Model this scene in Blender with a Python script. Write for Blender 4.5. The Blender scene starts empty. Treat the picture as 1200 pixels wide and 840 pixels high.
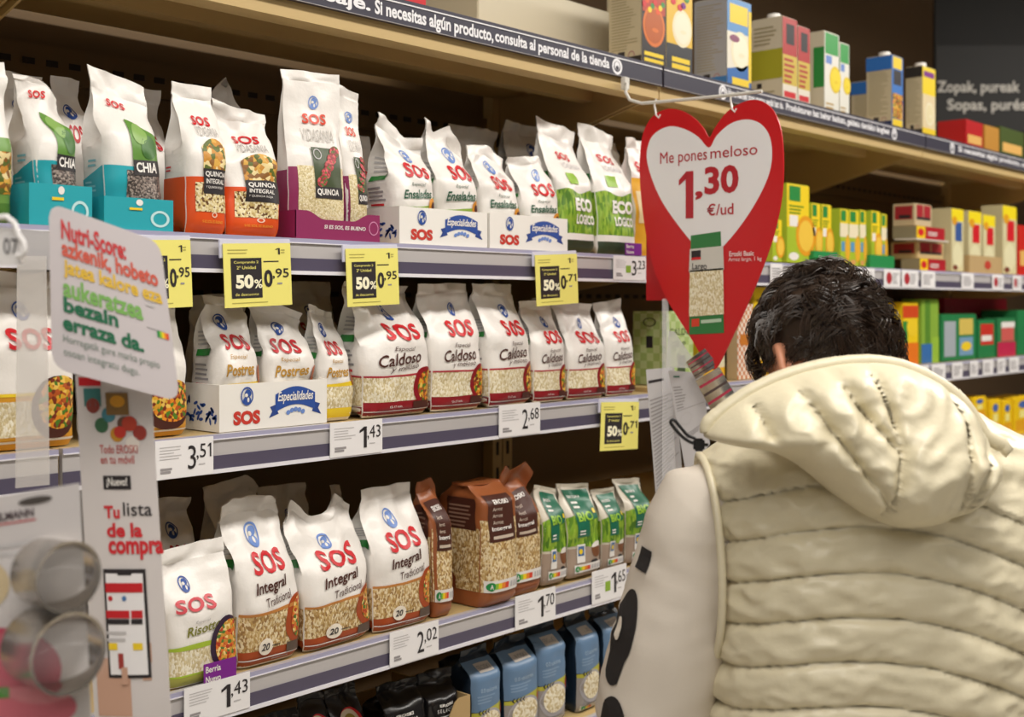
import bpy, bmesh, math, random
from mathutils import Vector, Matrix, noise
from mathutils.geometry import tessellate_polygon
sc = bpy.context.scene
COL = sc.collection
# ------------------------------------------------------------------ camera, light, exposure
AL = math.radians(42.2)
CA, SA = math.cos(AL), math.sin(AL)
FWD = Vector((CA, SA, 0)); RGT = Vector((SA, -CA, 0))
CAM = Vector((0, 0, 1.6)); FPX = 1400.0; HOR = 357.0
cd = bpy.data.cameras.new('camera'); cam = bpy.data.objects.new('camera', cd); COL.objects.link(cam)
cd.sensor_width = 36; cd.lens = 36 * FPX / 1200; cd.shift_y = -(420 - HOR) / 1200
cd.clip_start = .05
cam.location = CAM; cam.rotation_euler = (math.pi / 2, 0, AL - math.pi / 2)
cd.dof.use_dof = True; cd.dof.focus_distance = 1.72; cd.dof.aperture_fstop = 4.6
sc.camera = cam
sc.view_settings.view_transform = 'Standard'; sc.view_settings.look = 'None'
sc.view_settings.gamma = 1; sc.view_settings.use_curve_mapping = False
sc.view_settings.exposure = 0.0
w = bpy.data.worlds.new('world'); sc.world = w; w.use_nodes = True
w.node_tree.nodes['Background'].inputs[0].default_value = (1.0, .93, .84, 1)
w.node_tree.nodes['Background'].inputs[1].default_value = .12
def area(name, loc, sx, sy, power, rot=(0, 0, 0), col=(1, .95, .88)):
    l = bpy.data.lights.new(name, 'AREA'); l.shape = 'RECTANGLE'; l.size = sx; l.size_y = sy
    l.energy = power; l.color = col
    o = bpy.data.objects.new(name, l); COL.objects.link(o); o.location = loc; o.rotation_euler = rot
    return o
area('ceiling_light_strip', (1.6, .15, 3.2), 7.0, .3, 125)
area('ceiling_light_strip_behind', (-.4, -1.5, 3.2), 6.0, .5, 38)
area('ceiling_light_strip_far', (5.2, .2, 3.2), 2.5, .4, 34)

# ------------------------------------------------------------------ measuring helpers (photo pixel -> real place)
def atY(px, py, Y):
    u = (px - 600) / FPX; z = Y / (SA - CA * u)
    return Vector(((CA + SA * u) * z, Y, CAM.z + (HOR - py) / FPX * z))
def atX(px, py, X):
    u = (px - 600) / FPX; z = X / (CA + SA * u)
    return Vector((X, (SA - CA * u) * z, CAM.z + (HOR - py) / FPX * z))
def atD(px, py, z):
    return CAM + FWD * z + RGT * ((px - 600) / FPX * z) + Vector((0, 0, (HOR - py) / FPX * z))
def sst(a, b, x):
    t = min(1, max(0, (x - a) / (b - a))); return t * t * (3 - 2 * t)
def lerp_tab(tab, x):
    if x <= tab[0][0]: return tab[0][1]
    for (x0, y0), (x1, y1) in zip(tab, tab[1:]):
        if x <= x1: return y0 + (y1 - y0) * (x - x0) / (x1 - x0)
    return tab[-1][1]

# ------------------------------------------------------------------ materials
def lin(h):
    h = h.lstrip('#'); r = [int(h[i:i + 2], 16) / 255 for i in (0, 2, 4)]
    return [c / 12.92 if c <= .04045 else ((c + .055) / 1.055) ** 2.4 for c in r] + [1]
_m = {}
def M(hexc, rough=.45, metal=0, spec=.5, trans=0, alpha=1, bump=None, coat=0):
    key = (hexc, rough, metal, spec, trans, alpha, bump, coat)
    if key in _m: return _m[key]
    m = bpy.data.materials.new('paint_' + hexc.strip('#')); m.use_nodes = True
    nt = m.node_tree; b = nt.nodes['Principled BSDF']
    b.inputs['Base Color'].default_value = lin(hexc); b.inputs['Roughness'].default_value = rough
    b.inputs['Metallic'].default_value = metal; b.inputs['Specular IOR Level'].default_value = spec
    b.inputs['Transmission Weight'].default_value = trans; b.inputs['Alpha'].default_value = alpha
    b.inputs['Coat Weight'].default_value = coat
    if bump:
        tc = nt.nodes.new('ShaderNodeTexCoord'); n = nt.nodes.new('ShaderNodeTexNoise'); bp = nt.nodes.new('ShaderNodeBump')
        n.inputs['Scale'].default_value = bump[0]; n.inputs['Detail'].default_value = 4
        bp.inputs['Strength'].default_value = bump[1]; bp.inputs['Distance'].default_value = bump[2]
        nt.links.new(tc.outputs['Object'], n.inputs['Vector']); nt.links.new(n.outputs['Fac'], bp.inputs['Height'])
        nt.links.new(bp.outputs['Normal'], b.inputs['Normal'])
    _m[key] = m; return m
def grain(name, cols, scale=240, stretch=(1, 1, 1), rough=.45):
    m = bpy.data.materials.new(name); m.use_nodes = True; nt = m.node_tree; b = nt.nodes['Principled BSDF']
    tc = nt.nodes.new('ShaderNodeTexCoord'); mp = nt.nodes.new('ShaderNodeMapping'); mp.inputs['Scale'].default_value = stretch
    mp.inputs['Rotation'].default_value = (.3, .5, .4)
    v = nt.nodes.new('ShaderNodeTexVoronoi'); v.inputs['Scale'].default_value = scale
    sp = nt.nodes.new('ShaderNodeSeparateColor'); r = nt.nodes.new('ShaderNodeValToRGB'); bp = nt.nodes.new('ShaderNodeBump')
    nt.links.new(tc.outputs['Object'], mp.inputs['Vector']); nt.links.new(mp.outputs['Vector'], v.inputs['Vector'])
    nt.links.new(v.outputs['Color'], sp.inputs[0]); nt.links.new(sp.outputs[0], r.inputs['Fac'])
    nt.links.new(r.outputs['Color'], b.inputs['Base Color'])
    el = r.color_ramp.elements; n = len(cols); r.color_ramp.interpolation = 'CONSTANT'
    el[0].position = 0; el[0].color = lin(cols[0]); el[1].position = 1 / n; el[1].color = lin(cols[1])
    for i in range(2, n):
        e = el.new(i / n); e.color = lin(cols[i])
    bp.inputs['Strength'].default_value = .5; bp.inputs['Distance'].default_value = .001
    bp.invert = True
    nt.links.new(v.outputs['Distance'], bp.inputs['Height']); nt.links.new(bp.outputs['Normal'], b.inputs['Normal'])
    b.inputs['Roughness'].default_value = rough
    return m
def tile_mat():
    m = bpy.data.materials.new('floor_tile'); m.use_nodes = True; nt = m.node_tree; b = nt.nodes['Principled BSDF']
    tc = nt.nodes.new('ShaderNodeTexCoord'); br = nt.nodes.new('ShaderNodeTexBrick')
    br.offset = 0; br.inputs['Scale'].default_value = 1.6; br.inputs['Brick Width'].default_value = .5; br.inputs['Row Height'].default_value = .5
    br.inputs['Color1'].default_value = lin('#cfc8bb'); br.inputs['Color2'].default_value = lin('#c8c0b2'); br.inputs['Mortar'].default_value = lin('#8f887c')
    br.inputs['Mortar Size'].default_value = .004
    nt.links.new(tc.outputs['Object'], br.inputs['Vector']); nt.links.new(br.outputs['Color'], b.inputs['Base Color'])
    b.inputs['Roughness'].default_value = .25; return m
def checker(name, c1, c2, scale):
    m = bpy.data.materials.new(name); m.use_nodes = True; nt = m.node_tree; b = nt.nodes['Principled BSDF']
    tc = nt.nodes.new('ShaderNodeTexCoord'); ck = nt.nodes.new('ShaderNodeTexChecker'); ck.inputs['Scale'].default_value = scale
    ck.inputs['Color1'].default_value = lin(c1); ck.inputs['Color2'].default_value = lin(c2)
    nt.links.new(tc.outputs['Object'], ck.inputs['Vector']); nt.links.new(ck.outputs['Color'], b.inputs['Base Color'])
    b.inputs['Roughness'].default_value = .5; return m
PL = .36
WHITE = M('#f0ece7', .33, bump=(34, .4, .005)); WH2 = M('#e9e5df', PL); PAPER = M('#efedee', .55); CARD = M('#efece6', .6)
RED = M('#d0202a', .4); DKRED = M('#8e1620', .38); BLUE = M('#2f52a0', .4); SKY = M('#6f8fd0', .4); BLACK = M('#141214', .45)
INK = M('#2a2528', .5); GREY = M('#9a9698', .55); LGREY = M('#c4c1c2', .55); BROWN = M('#4a2016', .45); GREEN = M('#2f8a3c', .42)
LIME = M('#a8c23a', .42); GOLD = M('#b98a2a', .42); YEL = M('#f0cf2c', .42); ORANGE = M('#e2541c', .38); TURQ = M('#27aab8', .4)
PURP = M('#7a1f86', .45); WINE = M('#8c2058', .5); YTAG = M('#f2e97e', .5); KRAFT = M('#b79a6a', .7); TERRA = M('#a8481c', .4)
RICE = grain('white_rice_grains', ['#efe6cc', '#e2d5b0', '#d6c69a', '#f3ecd8', '#cbb98c'], 430, (1, 1, .6))
BRICE = grain('brown_rice_grains', ['#e0cba0', '#c9ab74', '#b8955a', '#ead9b4', '#9c7848'], 400, (1, 1, .6))
QUIN = grain('quinoa_seeds', ['#e8d9a8', '#d9c68c', '#c4aa6c', '#efe3bd', '#6b4a28'], 330)
PQUIN = grain('pale_quinoa_seeds', ['#e6d8ae', '#d8c896', '#cbb988', '#efe4c4'], 420)
CHIA = grain('chia_seeds', ['#8d8078', '#6c605a', '#4c4440', '#a3968c', '#3a3432'], 420)
DISH = grain('cooked_dish', ['#e08a20', '#b4521a', '#e9c25a', '#7a2c10', '#d9a52c', '#4d7a20'], 190)
RDISH = grain('vegetable_rice_dish', ['#e0a040', '#d8702a', '#eed28a', '#b43a20', '#c99638', '#4d7a30'], 230)
NUTS = grain('nut_mix', ['#c88a2a', '#e8d49a', '#8a5a20', '#d9a844', '#5c6a26'], 150)
GRASS = grain('grass_picture', ['#7fa82a', '#5f8c20', '#97ba3c', '#4c7a1c', '#88a830'], 240, (1, 1, .25))
OATS = grain('oat_flakes', ['#e9dfc4', '#d8c8a0', '#c9b68a', '#f0e8d2'], 240)
AMAR = grain('red_plant_picture', ['#b0303a', '#8c2a30', '#d0555a', '#5c6a2c'], 300)

# ------------------------------------------------------------------ mesh builder
class MB:
    def __init__(s): s.v = []; s.f = []; s.m = []; s.mats = []
    def mi(s, m):
        if m not in s.mats: s.mats.append(m)
        return s.mats.index(m)
    def add(s, vs, fs, m):
        o = len(s.v); k = s.mi(m)
        s.v += [tuple(v) for v in vs]
        for f in fs: s.f.append([i + o for i in f]); s.m.append(k)
    def box(s, lo, hi, m, bev=0):
        x0, y0, z0 = lo; x1, y1, z1 = hi
        if bev:
            bm = bmesh.new(); bmesh.ops.create_cube(bm, size=1)
            for v in bm.verts:
                v.co = Vector(((x0 + x1) / 2 + v.co.x * (x1 - x0), (y0 + y1) / 2 + v.co.y * (y1 - y0), (z0 + z1) / 2 + v.co.z * (z1 - z0)))
            bmesh.ops.bevel(bm, geom=bm.edges[:], offset=bev, segments=2, affect='EDGES')
            s.bm(bm, m); return
        s.add([(x0, y0, z0), (x1, y0, z0), (x1, y1, z0), (x0, y1, z0), (x0, y0, z1), (x1, y0, z1), (x1, y1, z1), (x0, y1, z1)],
              [(0, 3, 2, 1), (4, 5, 6, 7), (0, 1, 5, 4), (1, 2, 6, 5), (2, 3, 7, 6), (3, 0, 4, 7)], m)
    def bm(s, bm, m):
        bm.verts.index_update()
        s.add([v.co for v in bm.verts], [[v.index for v in f.verts] for f in bm.faces], m); bm.free()
    def tube(s, pts, r, m, n=8, closed=False, cap=True):
        pts = [Vector(p) for p in pts]; N = len(pts); rs = r if isinstance(r, (list, tuple)) else [r] * N
        vs = []; fs = []; up = None
        for i, p in enumerate(pts):
            if closed: d = pts[(i + 1) % N] - pts[i - 1]
            else: d = pts[min(i + 1, N - 1)] - pts[max(i - 1, 0)]
            d.normalize()
            if up is None: up = d.orthogonal().normalized()
            up = (up - d * up.dot(d)); up = up.normalized() if up.length > 1e-6 else d.orthogonal().normalized()
            b = d.cross(up)
            for k in range(n):
                a = 2 * math.pi * k / n; vs.append(p + (up * math.cos(a) + b * math.sin(a)) * rs[i])
        for i in range(N if closed else N - 1):
            j = (i + 1) % N
            for k in range(n):
                l = (k + 1) % n; fs.append((i * n + k, i * n + l, j * n + l, j * n + k))
        if cap and not closed: fs.append(tuple(range(n))[::-1]); fs.append(tuple((N - 1) * n + k for k in range(n)))
        s.add(vs, fs, m)
    def rings(s, rings, m, closed=True, cap0=True, cap1=True):
        n = len(rings[0]); vs = [p for r in rings for p in r]; fs = []
        for i in range(len(rings) - 1):
            for k in range(n if closed else n - 1):
                l = (k + 1) % n; fs.append((i * n + k, i * n + l, (i + 1) * n + l, (i + 1) * n + k))
        if cap0: fs.append(tuple(range(n))[::-1])
        if cap1: fs.append(tuple((len(rings) - 1) * n + k for k in range(n)))
        s.add(vs, fs, m)
    def build(s, name, parent=None, smooth=None, **tags):
        me = bpy.data.meshes.new(name); me.from_pydata(s.v, [], s.f)
        for m in s.mats: me.materials.append(m)
        me.polygons.foreach_set('material_index', s.m); me.update()
        if smooth is not None:
            me.polygons.foreach_set('use_smooth', [True] * len(me.polygons))
            if smooth < 180: me.set_sharp_from_angle(angle=math.radians(smooth))
        o = bpy.data.objects.new(name, me); COL.objects.link(o)
        if parent: o.parent = parent
        for k, v in tags.items():
            if v: o[k] = v
        return o
def thing(name, label, cat, loc=(0, 0, 0), yaw=0, group=None):
    o = bpy.data.objects.new(name, None); COL.objects.link(o); o.empty_display_size = .05
    o.location = loc; o.rotation_euler = (0, 0, yaw); o['label'] = label; o['category'] = cat
    if group: o['group'] = group
    return o
def tag(o, label, cat, group=None):
    o['label'] = label; o['category'] = cat
    if group: o['group'] = group
    return o
def struct(o): o['kind'] = 'structure'; return o

# ------------------------------------------------------------------ printing on surfaces (u, v in 0..1 on a zone of the surface)
class Flat:                                           # a sheet: origin at lower left, width along ux, height along uy
    def __init__(s, org, ux, uy, w, h, bend=0):
        s.o = Vector(org); s.ux = Vector(ux).normalized(); s.uy = Vector(uy).normalized(); s.n = s.ux.cross(s.uy).normalized()
        s.w = w; s.h = h; s.bend = bend; s.fine = bend != 0
    def size(s, zone): return s.w, s.h
    def pt(s, zone, u, v, off=0):
        return s.o + s.ux * (u * s.w) + s.uy * (v * s.h) + s.n * (off + s.bend * math.sin(math.pi * u))
class BoxS:
    fine = False
    def __init__(s, w, d, h): s.w, s.d, s.h = w, d, h
    def size(s, zone): return {'front': (s.w, s.h), 'left': (s.d, s.h), 'top': (s.w, s.d), 'right': (s.d, s.h)}[zone]
    def pt(s, zone, u, v, off=0):
        w, d, h = s.w, s.d, s.h
        if zone == 'front': return Vector(((u - .5) * w, -off, v * h))
        if zone == 'left': return Vector((-w / 2 - off, (1 - u) * d, v * h))
        if zone == 'right': return Vector((w / 2 + off, u * d, v * h))
        return Vector(((u - .5) * w, v * d, h + off))
def nvec(q): return Vector((noise.noise(q + Vector((9.3, 13.4, 7.2))), noise.noise(q), noise.noise(q - Vector((7.2, 11.7, 4.1)))))
class Bag:                                            # gusseted bag, front towards -Y, origin under its middle
    fine = True
    def __init__(s, W, T, H, seal=.02, vt=.55, bulge=.15, lean=0, prof=None, seed=0, amp=.003, gus=.9, wt=0, fold=0, shx=0, rc=.25, tmin=.0012):
        s.W, s.T, s.H, s.seal, s.vt, s.bulge, s.lean, s.seed, s.amp, s.gus, s.wt, s.fold, s.shx, s.rc, s.tmin = W, T, H, seal, vt, bulge, lean, seed, amp, gus, wt, fold, shx, rc, tmin
        s.prof = prof or [(-1, 0), (1, 0)]
    def size(s, zone): return (2 * s.W, s.H) if zone in ('front', 'back') else (2 * s.T, s.H)
    def P(s, a, v, off=0):
        vv = min(v, 1.0); T = s.T * (1 - sst(s.vt, 1.0, vv)) ** .85 + s.tmin
        W = s.W * (1 + s.wt * sst(.4, 1, vv)) * (.955 + .045 * sst(0, .05, vv)); T *= (.8 + .2 * sst(0, .06, vv))
        zone = int(a) % 4; b = a - int(a)
        rcv = s.rc * (1 - .5 * sst(.7, 1, vv))
        if zone in (0, 2):
            q = 2 * b - 1; x = W * q; y = T * (1 + s.bulge * (1 - q * q) * math.sin(math.pi * min(1, vv * 1.05 + .04))) * (1 - rcv * abs(q) ** 8) + off
            if zone == 0: y = -y
            else: x = -x
        else:
            g = s.gus * math.sqrt(max(0, s.T ** 2 - T ** 2)); g = min(g, W * .55)
            x = W - g * (1 - abs(2 * b - 1)) + off; y = (2 * b - 1) * T * (1 - rcv)
            if zone == 3: x = -x; y = -y
        ke = sst(.62, 1, v)
        z = s.H * vv + lerp_tab(s.prof, max(-1, min(1, x / max(W, 1e-4)))) * s.H * ke
        if v > 1:
            k = (v - 1); z += k * s.H; y += s.fold * k * s.H + .5 * s.fold * s.H * k * k * 6
        y += s.lean * s.H * vv ** 1.6; x += s.shx * s.H * vv
        p = Vector((x, y, z)); sd = Vector((s.seed * 3.17, s.seed * 1.31, s.seed * 2.3))
        amp = s.amp * sst(0, .12, vv)
        n1 = nvec(p * 17 + sd) ; n2 = nvec(p * 42 + sd * 2); rdg = 1 - 2 * abs(noise.noise(p * 24 + sd * 3))
        k = .35 + 1.5 * vv ** 1.5
        n1.z *= .3; n2.z *= .3; n1.x *= .5; n2.x *= .6
        d = n1 * amp * 1.6 * k + n2 * amp * .55 * k
        d.y -= (rdg - .4) * amp * .8 * k
        if v > 1: d.x *= .4; d.y += .003 * math.sin(x * 75 + s.seed)
        return p + d
    def pt(s, zone, u, v, off=0):
        z = {'front': 0, 'right': 1, 'back': 2, 'left': 3}[zone]
        u = min(max(u, .002), .998); return s.P(z + u, v, off)
    def body(s, mb, m, nf=22, ns=8, nv=30):
        rings = []
        for j in range(nv + 1):
            v = j / nv; r = []
            for zone in range(4):
                n = nf if zone in (0,) else (12 if zone == 2 else ns)
                for i in range(n): r.append(s.P(zone + i / n, v))
            rings.append(r)
        mb.rings(rings, m, cap1=False)
    def top(s, mb, m, n=26, nv=5):
        rings = []
        for j in range(nv + 1):
            v = 1 - .004 + (s.seal / s.H) * j / nv
            rings.append([s.P(i / n * .9999, v) for i in range(n + 1)] + [s.P(2 + i / n * .9999, v) for i in range(n + 1)])
        mb.rings(rings, m, cap0=False, cap1=True)
def patch(mb, sf, zone, u0, u1, v0, v1, m, off=.0009, nu=None, nv=None, lo=None, hi=None):
    w, h = sf.size(zone)
    if sf.fine:
        nu = nu or max(1, int(abs(u1 - u0) * w / .005)); nv = nv or max(1, int(abs(v1 - v0) * h / .006))
    else: nu = nu or (12 if (lo or hi) else 1); nv = nv or 1
    vs = []; fs = []
    for j in range(nv + 1):
        for i in range(nu + 1):
            u = u0 + (u1 - u0) * i / nu
            a = lo(u) if lo else v0; b = hi(u) if hi else v1
            vs.append(sf.pt(zone, u, a + (b - a) * j / nv, off))
    for j in range(nv):
        for i in range(nu):
            k = j * (nu + 1) + i; fs.append((k, k + 1, k + nu + 2, k + nu + 1))
    mb.add(vs, fs, m)
def ell(mb, sf, zone, cu, cv, ru, rv, m, off=.0012, a0=0, a1=360, rot=0, ring=0, n=26):
    w, h = sf.size(zone); vs = []; fs = []; nr = 3 if sf.fine else 1; c, s_ = math.cos(rot), math.sin(rot)
    full = a1 - a0 >= 360; cnt = n if full else n + 1
    for j in range(nr + 1):
        r = ring + (1 - ring) * j / nr
        for i in range(cnt):
            a = math.radians(a0 + (a1 - a0) * i / n); x = ru * w * r * math.cos(a); y = rv * h * r * math.sin(a)
            u = cu + (x * c - y * s_) / w; v = cv + (x * s_ + y * c) / h
            vs.append(sf.pt(zone, min(max(u, 0), 1) if sf.fine else u, v, off))
    for j in range(nr):
        for i in range(cnt if full else cnt - 1):
            l = (i + 1) % cnt; fs.append((j * cnt + i, (j + 1) * cnt + i, (j + 1) * cnt + l, j * cnt + l))
    mb.add(vs, fs, m)
def poly(mb, sf, zone, pts, m, off=.0012):
    tris = tessellate_polygon([[Vector((p[0], p[1], 0)) for p in pts]])
    mb.add([sf.pt(zone, u, v, off) for u, v in pts], [tuple(t) for t in tris], m)
_tc = {}
def text2d(s, bold, shear, sp):
    k = (s, bold, shear, sp)
    if k in _tc: return _tc[k]
    cu = bpy.data.curves.new('txt', 'FONT'); cu.body = s; cu.offset = bold; cu.shear = shear; cu.resolution_u = 3
    cu.fill_mode = 'FRONT'; cu.space_character = sp
    o = bpy.data.objects.new('txt', cu); COL.objects.link(o)
    dg = bpy.context.evaluated_depsgraph_get(); me = bpy.data.meshes.new_from_object(o.evaluated_get(dg))
    bm = bmesh.new(); bm.from_mesh(me); bmesh.ops.remove_doubles(bm, verts=bm.verts, dist=1e-4)
    bmesh.ops.triangulate(bm, faces=bm.faces[:]); bm.verts.index_update()
    vs = [(v.co.x, v.co.y) for v in bm.verts]; fs = [[v.index for v in f.verts] for f in bm.faces]
    if all(c in '0123456789,.-' for c in s) and '1' in s:      # give the plain upright of a 1 its flag
        seen = set()
        for v in bm.verts:
            if v.index in seen: continue
            st = [v]; comp = set()
            while st:
                q = st.pop()
                if q.index in comp: continue
                comp.add(q.index); st += [e.other_vert(q) for e in q.link_edges]
            seen |= comp; xs = [vs[i][0] for i in comp]; ys = [vs[i][1] for i in comp]; hh = max(ys) - min(ys)
            if len(comp) <= 6 and hh > .3 and max(xs) - min(xs) < .35 * hh:
                x0, y1 = min(xs), max(ys); o_ = len(vs); vs += [(x0 + .01, y1), (x0 - .2 * hh, y1 - .17 * hh), (x0 - .2 * hh, y1 - .29 * hh), (x0 + .01, y1 - .16 * hh)]; fs.append([o_, o_ + 1, o_ + 2, o_ + 3])
    bm.free(); bpy.data.objects.remove(o); bpy.data.curves.remove(cu); bpy.data.meshes.remove(me)
    x0 = min(v[0] for v in vs); x1 = max(v[0] for v in vs); y0 = min(v[1] for v in vs); y1 = max(v[1] for v in vs)
    vs = [((x - x0) / (x1 - x0) - .5, (y - y0) / (y1 - y0) - .5) for x, y in vs]
    _tc[k] = (vs, fs); return _tc[k]
def text(mb, sf, zone, s, cu, cv, wu, hv, m, off=.0018, bold=.0, shear=0, rot=0, sp=1):
    if isinstance(sf, Bag) and zone == 'front' and wu > .42 and s != 'SOS': cu -= .04; wu *= .9
    vs, fs = text2d(s, bold, shear, sp); w, h = sf.size(zone); W = wu * w; H = hv * h; c, s_ = math.cos(rot), math.sin(rot)
    P = [((x * W * c - y * H * s_), (x * W * s_ + y * H * c)) for x, y in vs]
    if sf.fine and max(W, H) > .008:
        bm = bmesh.new(); bv = [bm.verts.new((x, y, 0)) for x, y in P]
        for f in fs:
            try: bm.faces.new([bv[i] for i in f])
            except ValueError: pass
        for _ in range(2):
            es = [e for e in bm.edges if e.calc_length() > .006]
            if not es: break
            bmesh.ops.subdivide_edges(bm, edges=es, cuts=1); bmesh.ops.triangulate(bm, faces=bm.faces[:])
        bm.verts.index_update(); P = [(v.co.x, v.co.y) for v in bm.verts]; fs = [[v.index for v in f.verts] for f in bm.faces]; bm.free()
    mb.add([sf.pt(zone, cu + x / w, cv + y / h, off) for x, y in P], fs, m)
def lines(mb, sf, zone, u0, u1, v0, v1, n, m, off=.0012, seed=0, th=.45):
    rr = random.Random(seed); dv = (v1 - v0) / n
    for i in range(n):
        e = u1 - (u1 - u0) * rr.random() * .45
        patch(mb, sf, zone, u0, e, v0 + dv * i, v0 + dv * (i + th), m, off, nv=1)
# ------------------------------------------------------------------ the setting
PAINT = M('#c6ab76', .5); PAINT_SHADE = M('#6e5636', .6); SLOT = M('#2a2018', .7)  # back panels: same beige paint, with the shade between shelves put into its colour
YF = 1.40; YB = 1.87
f = MB(); f.box((-3, -4, -.05), (9, 3.2, 0), tile_mat()); struct(f.build('floor'))
f = MB(); f.box((-3, 3.0, 0), (9, 3.1, 3.6), M('#7a6248', .8)); struct(f.build('wall_back'))
f = MB(); f.box((8.9, -4, 0), (9, 3.0, 3.6), M('#2c2622', .8)); struct(f.build('wall_right'))
LEVELS = {0: [1.696, 1.421, 1.082, .822, .5, .12], 1: [1.696, 1.43, 1.163, .85, .5, .12]}
Z1, Z2, Z3, Z4 = LEVELS[0][:4]; Z3R = 1.163; ZT = 2.079
XS = [-.56, .717, 1.997, 3.278, 4.56]
RAILG = M('#bcb8b8', .28); RAILP = M('#565064', .3); RAILW = M('#eae8ee', .3); RAILL = M('#a8a6c0', .3)
UL = ['beige shelving unit at the left edge, behind the hanging strip and signs', 'beige shelving unit full of white rice bags, in the middle',
      'beige shelving unit behind the man with yellow and green boxes', 'farthest beige shelving unit at the right edge']
units = []
for k in range(4):
    x0, x1 = XS[k] + .002, XS[k + 1] - .002; t = thing('shelving_unit', UL[k], 'shelf unit', ((x0 + x1) / 2, YB, 0), 0, 'shelving units along the aisle'); units.append(t)
    inv = Vector(t.location)
    def sub(mb, name, sm=None):
        mb.v = [tuple(Vector(v) - inv) for v in mb.v]; return mb.build(name, t, sm)
    b = MB(); b.box((x0, YB, .0), (x1, YB + .03, 2.08), PAINT_SHADE)
    for z in (1.99, 1.62, 1.345):
        b.box((x0 + .03, YB - .012, z - .03), (x1 - .03, YB, z + .03), PAINT_SHADE)
        n = 30
        for i in range(n):
            xa = x0 + .05 + (x1 - x0 - .1) * i / n; b.box((xa, YB - .0135, z - .004), (xa + .02, YB - .011, z + .006), SLOT)
    sub(b, 'back_panel')
    for xa in (x0, x1 - .03):
        b = MB(); b.box((xa, YB - .03, 0), (xa + .03, YB - .0005, 2.08), PAINT)
        for i in range(33): b.box((xa + .011, YB - .0315, .1 + i * .058), (xa + .019, YB - .0295, .13 + i * .058), SLOT)
        sub(b, 'upright')
    lv = LEVELS[0 if k < 2 else 1]
    for i, z in enumerate([ZT] + lv):
        b = MB(); yb = YB - .031
        b.box((x0, YF + .012, z - .014), (x1, yb, z), PAINT)
        if i == 0:
            b.box((x0, YF + .008, z - .062), (x1, YF + .05, z - .0145), PAINT)
            b.box((x0, YF + .17, z - .05), (x1, YF + .2, z - .0145), PAINT)
        else:
            b.box((x0, YF + .0125, z - .046), (x1, YF + .03, z - .0145), PAINT); b.box((x0, YF + .2, z - .035), (x1, YF + .23, z - .0145), PAINT)
        sub(b, 'shelf_board')
        for xa in (x0 + .004, x1 - .008):
            b = MB(); ya = YF + .052
            pr = [(ya, z - .0145), (yb, z - .0145), (yb, z - .15), (yb - .05, z - .15), (ya, z - .062)]
            if i: pr = [(ya, z - .0145), (yb, z - .0145), (yb, z - .09), (yb - .05, z - .09), (ya, z - .04)]
            n = len(pr); b.add([(xa, y, zz) for y, zz in pr] + [(xa + .004, y, zz) for y, zz in pr],
                               [tuple(range(n))[::-1], tuple(range(n, 2 * n))] + [(q, (q + 1) % n, n + (q + 1) % n, n + q) for q in range(n)], PAINT)
            sub(b, 'shelf_bracket')
        if i:
            b = MB(); zt = z + .001; xs = x0 + .001; xe = x1 - .001
            b.box((xs, YF + .002, zt - .051), (xe, YF + .0118, zt), RAILG)
            b.box((xs, YF, zt - .006), (xe, YF + .002, zt), RAILL)
            b.box((xs, YF + .0008, zt - .0475), (xe, YF + .0019, zt - .029), RAILP)
            b.box((xs, YF - .002, zt - .053), (xe, YF + .003, zt - .0476), RAILW)
            b.box((xs, YF - .001, zt - .0075), (xe, YF + .0018, zt - .006), RAILW)
            sub(b, 'price_rail')
# dark strips with writing on the front of the top shelf
DARK = M('#3d3b49', .4); LW = M('#efeef2', .4)
def strip(k, label):
    x0, x1 = XS[k] + .004, XS[k + 1] - .004
    t = thing('header_strip', label, 'sign', (x0, YF - .002, 2.042), 0, 'dark written strips along the top shelf')
    b = MB(); b.box((0, 0, 0), (x1 - x0, .008, .041), DARK); b.box((0, -.0012, .033), (x1 - x0, 0, .035), LW)
    b.box((0, -.0008, .0), (x1 - x0, 0, .0012), GREY)
    sf = Flat((0, 0, 0), (1, 0, 0), (0, 0, 1), x1 - x0, .041)
    return t, b, sf, x0, x1 - x0
def stxt(b, sf, x0, W, s, pa, pb, zc, hh, m=LW, bold=.03):
    xa = atY(pa, 100, YF).x - x0; xb = atY(pb, 100, YF).x - x0
    text(b, sf, 'front', s, (xa + xb) / 2 / W, zc / .041, (xb - xa) / W, hh / .041, m, .0006, bold)
def icon(b, sf, x0, W, px):
    u = (atY(px, 100, YF).x - x0) / W
    ell(b, sf, 'front', u, .42, .016 / W, .38, LW, .0006, ring=.66); ell(b, sf, 'front', u, .45, .008 / W, .2, LW, .0006); ell(b, sf, 'front', u, .36, .005 / W, .1, DARK, .0009)
t, b, sf, x0, W = strip(0, 'dark header strip at the left end of the top shelf'); b.build('strip_panel', t)
t, b, sf, x0, W = strip(1, 'dark header strip reading Si necesitas algún producto, consulta al personal de la tienda')
stxt(b, sf, x0, W, 'mensaje.', 322, 433, .0165, .026); stxt(b, sf, x0, W, 'Si necesitas algún producto,', 438, 577, .0158, .0285)
stxt(b, sf, x0, W, 'consulta al personal de la tienda', 579, 713, .0165, .026); icon(b, sf, x0, W, 722); b.build('strip_panel', t)
t, b, sf, x0, W = strip(2, 'dark header strip over the red heart sign, with small white Basque writing')
stxt(b, sf, x0, W, 'Hona hemen zure mezua egoki bat da.', 852, 917, .018, .022); stxt(b, sf, x0, W, 'Produkturen bat behar baduzu, galdetu dendako langileei', 920, 1041, .018, .022)
icon(b, sf, x0, W, 846); icon(b, sf, x0, W, 1047); b.build('strip_panel', t)
t, b, sf, x0, W = strip(3, 'far dark header strip at the right edge, its white writing out of focus')
icon(b, sf, x0, W, 1115); stxt(b, sf, x0, W, 'Si necesitas algún producto, consulta', 1122, 1215, .018, .022); b.build('strip_panel', t)

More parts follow.
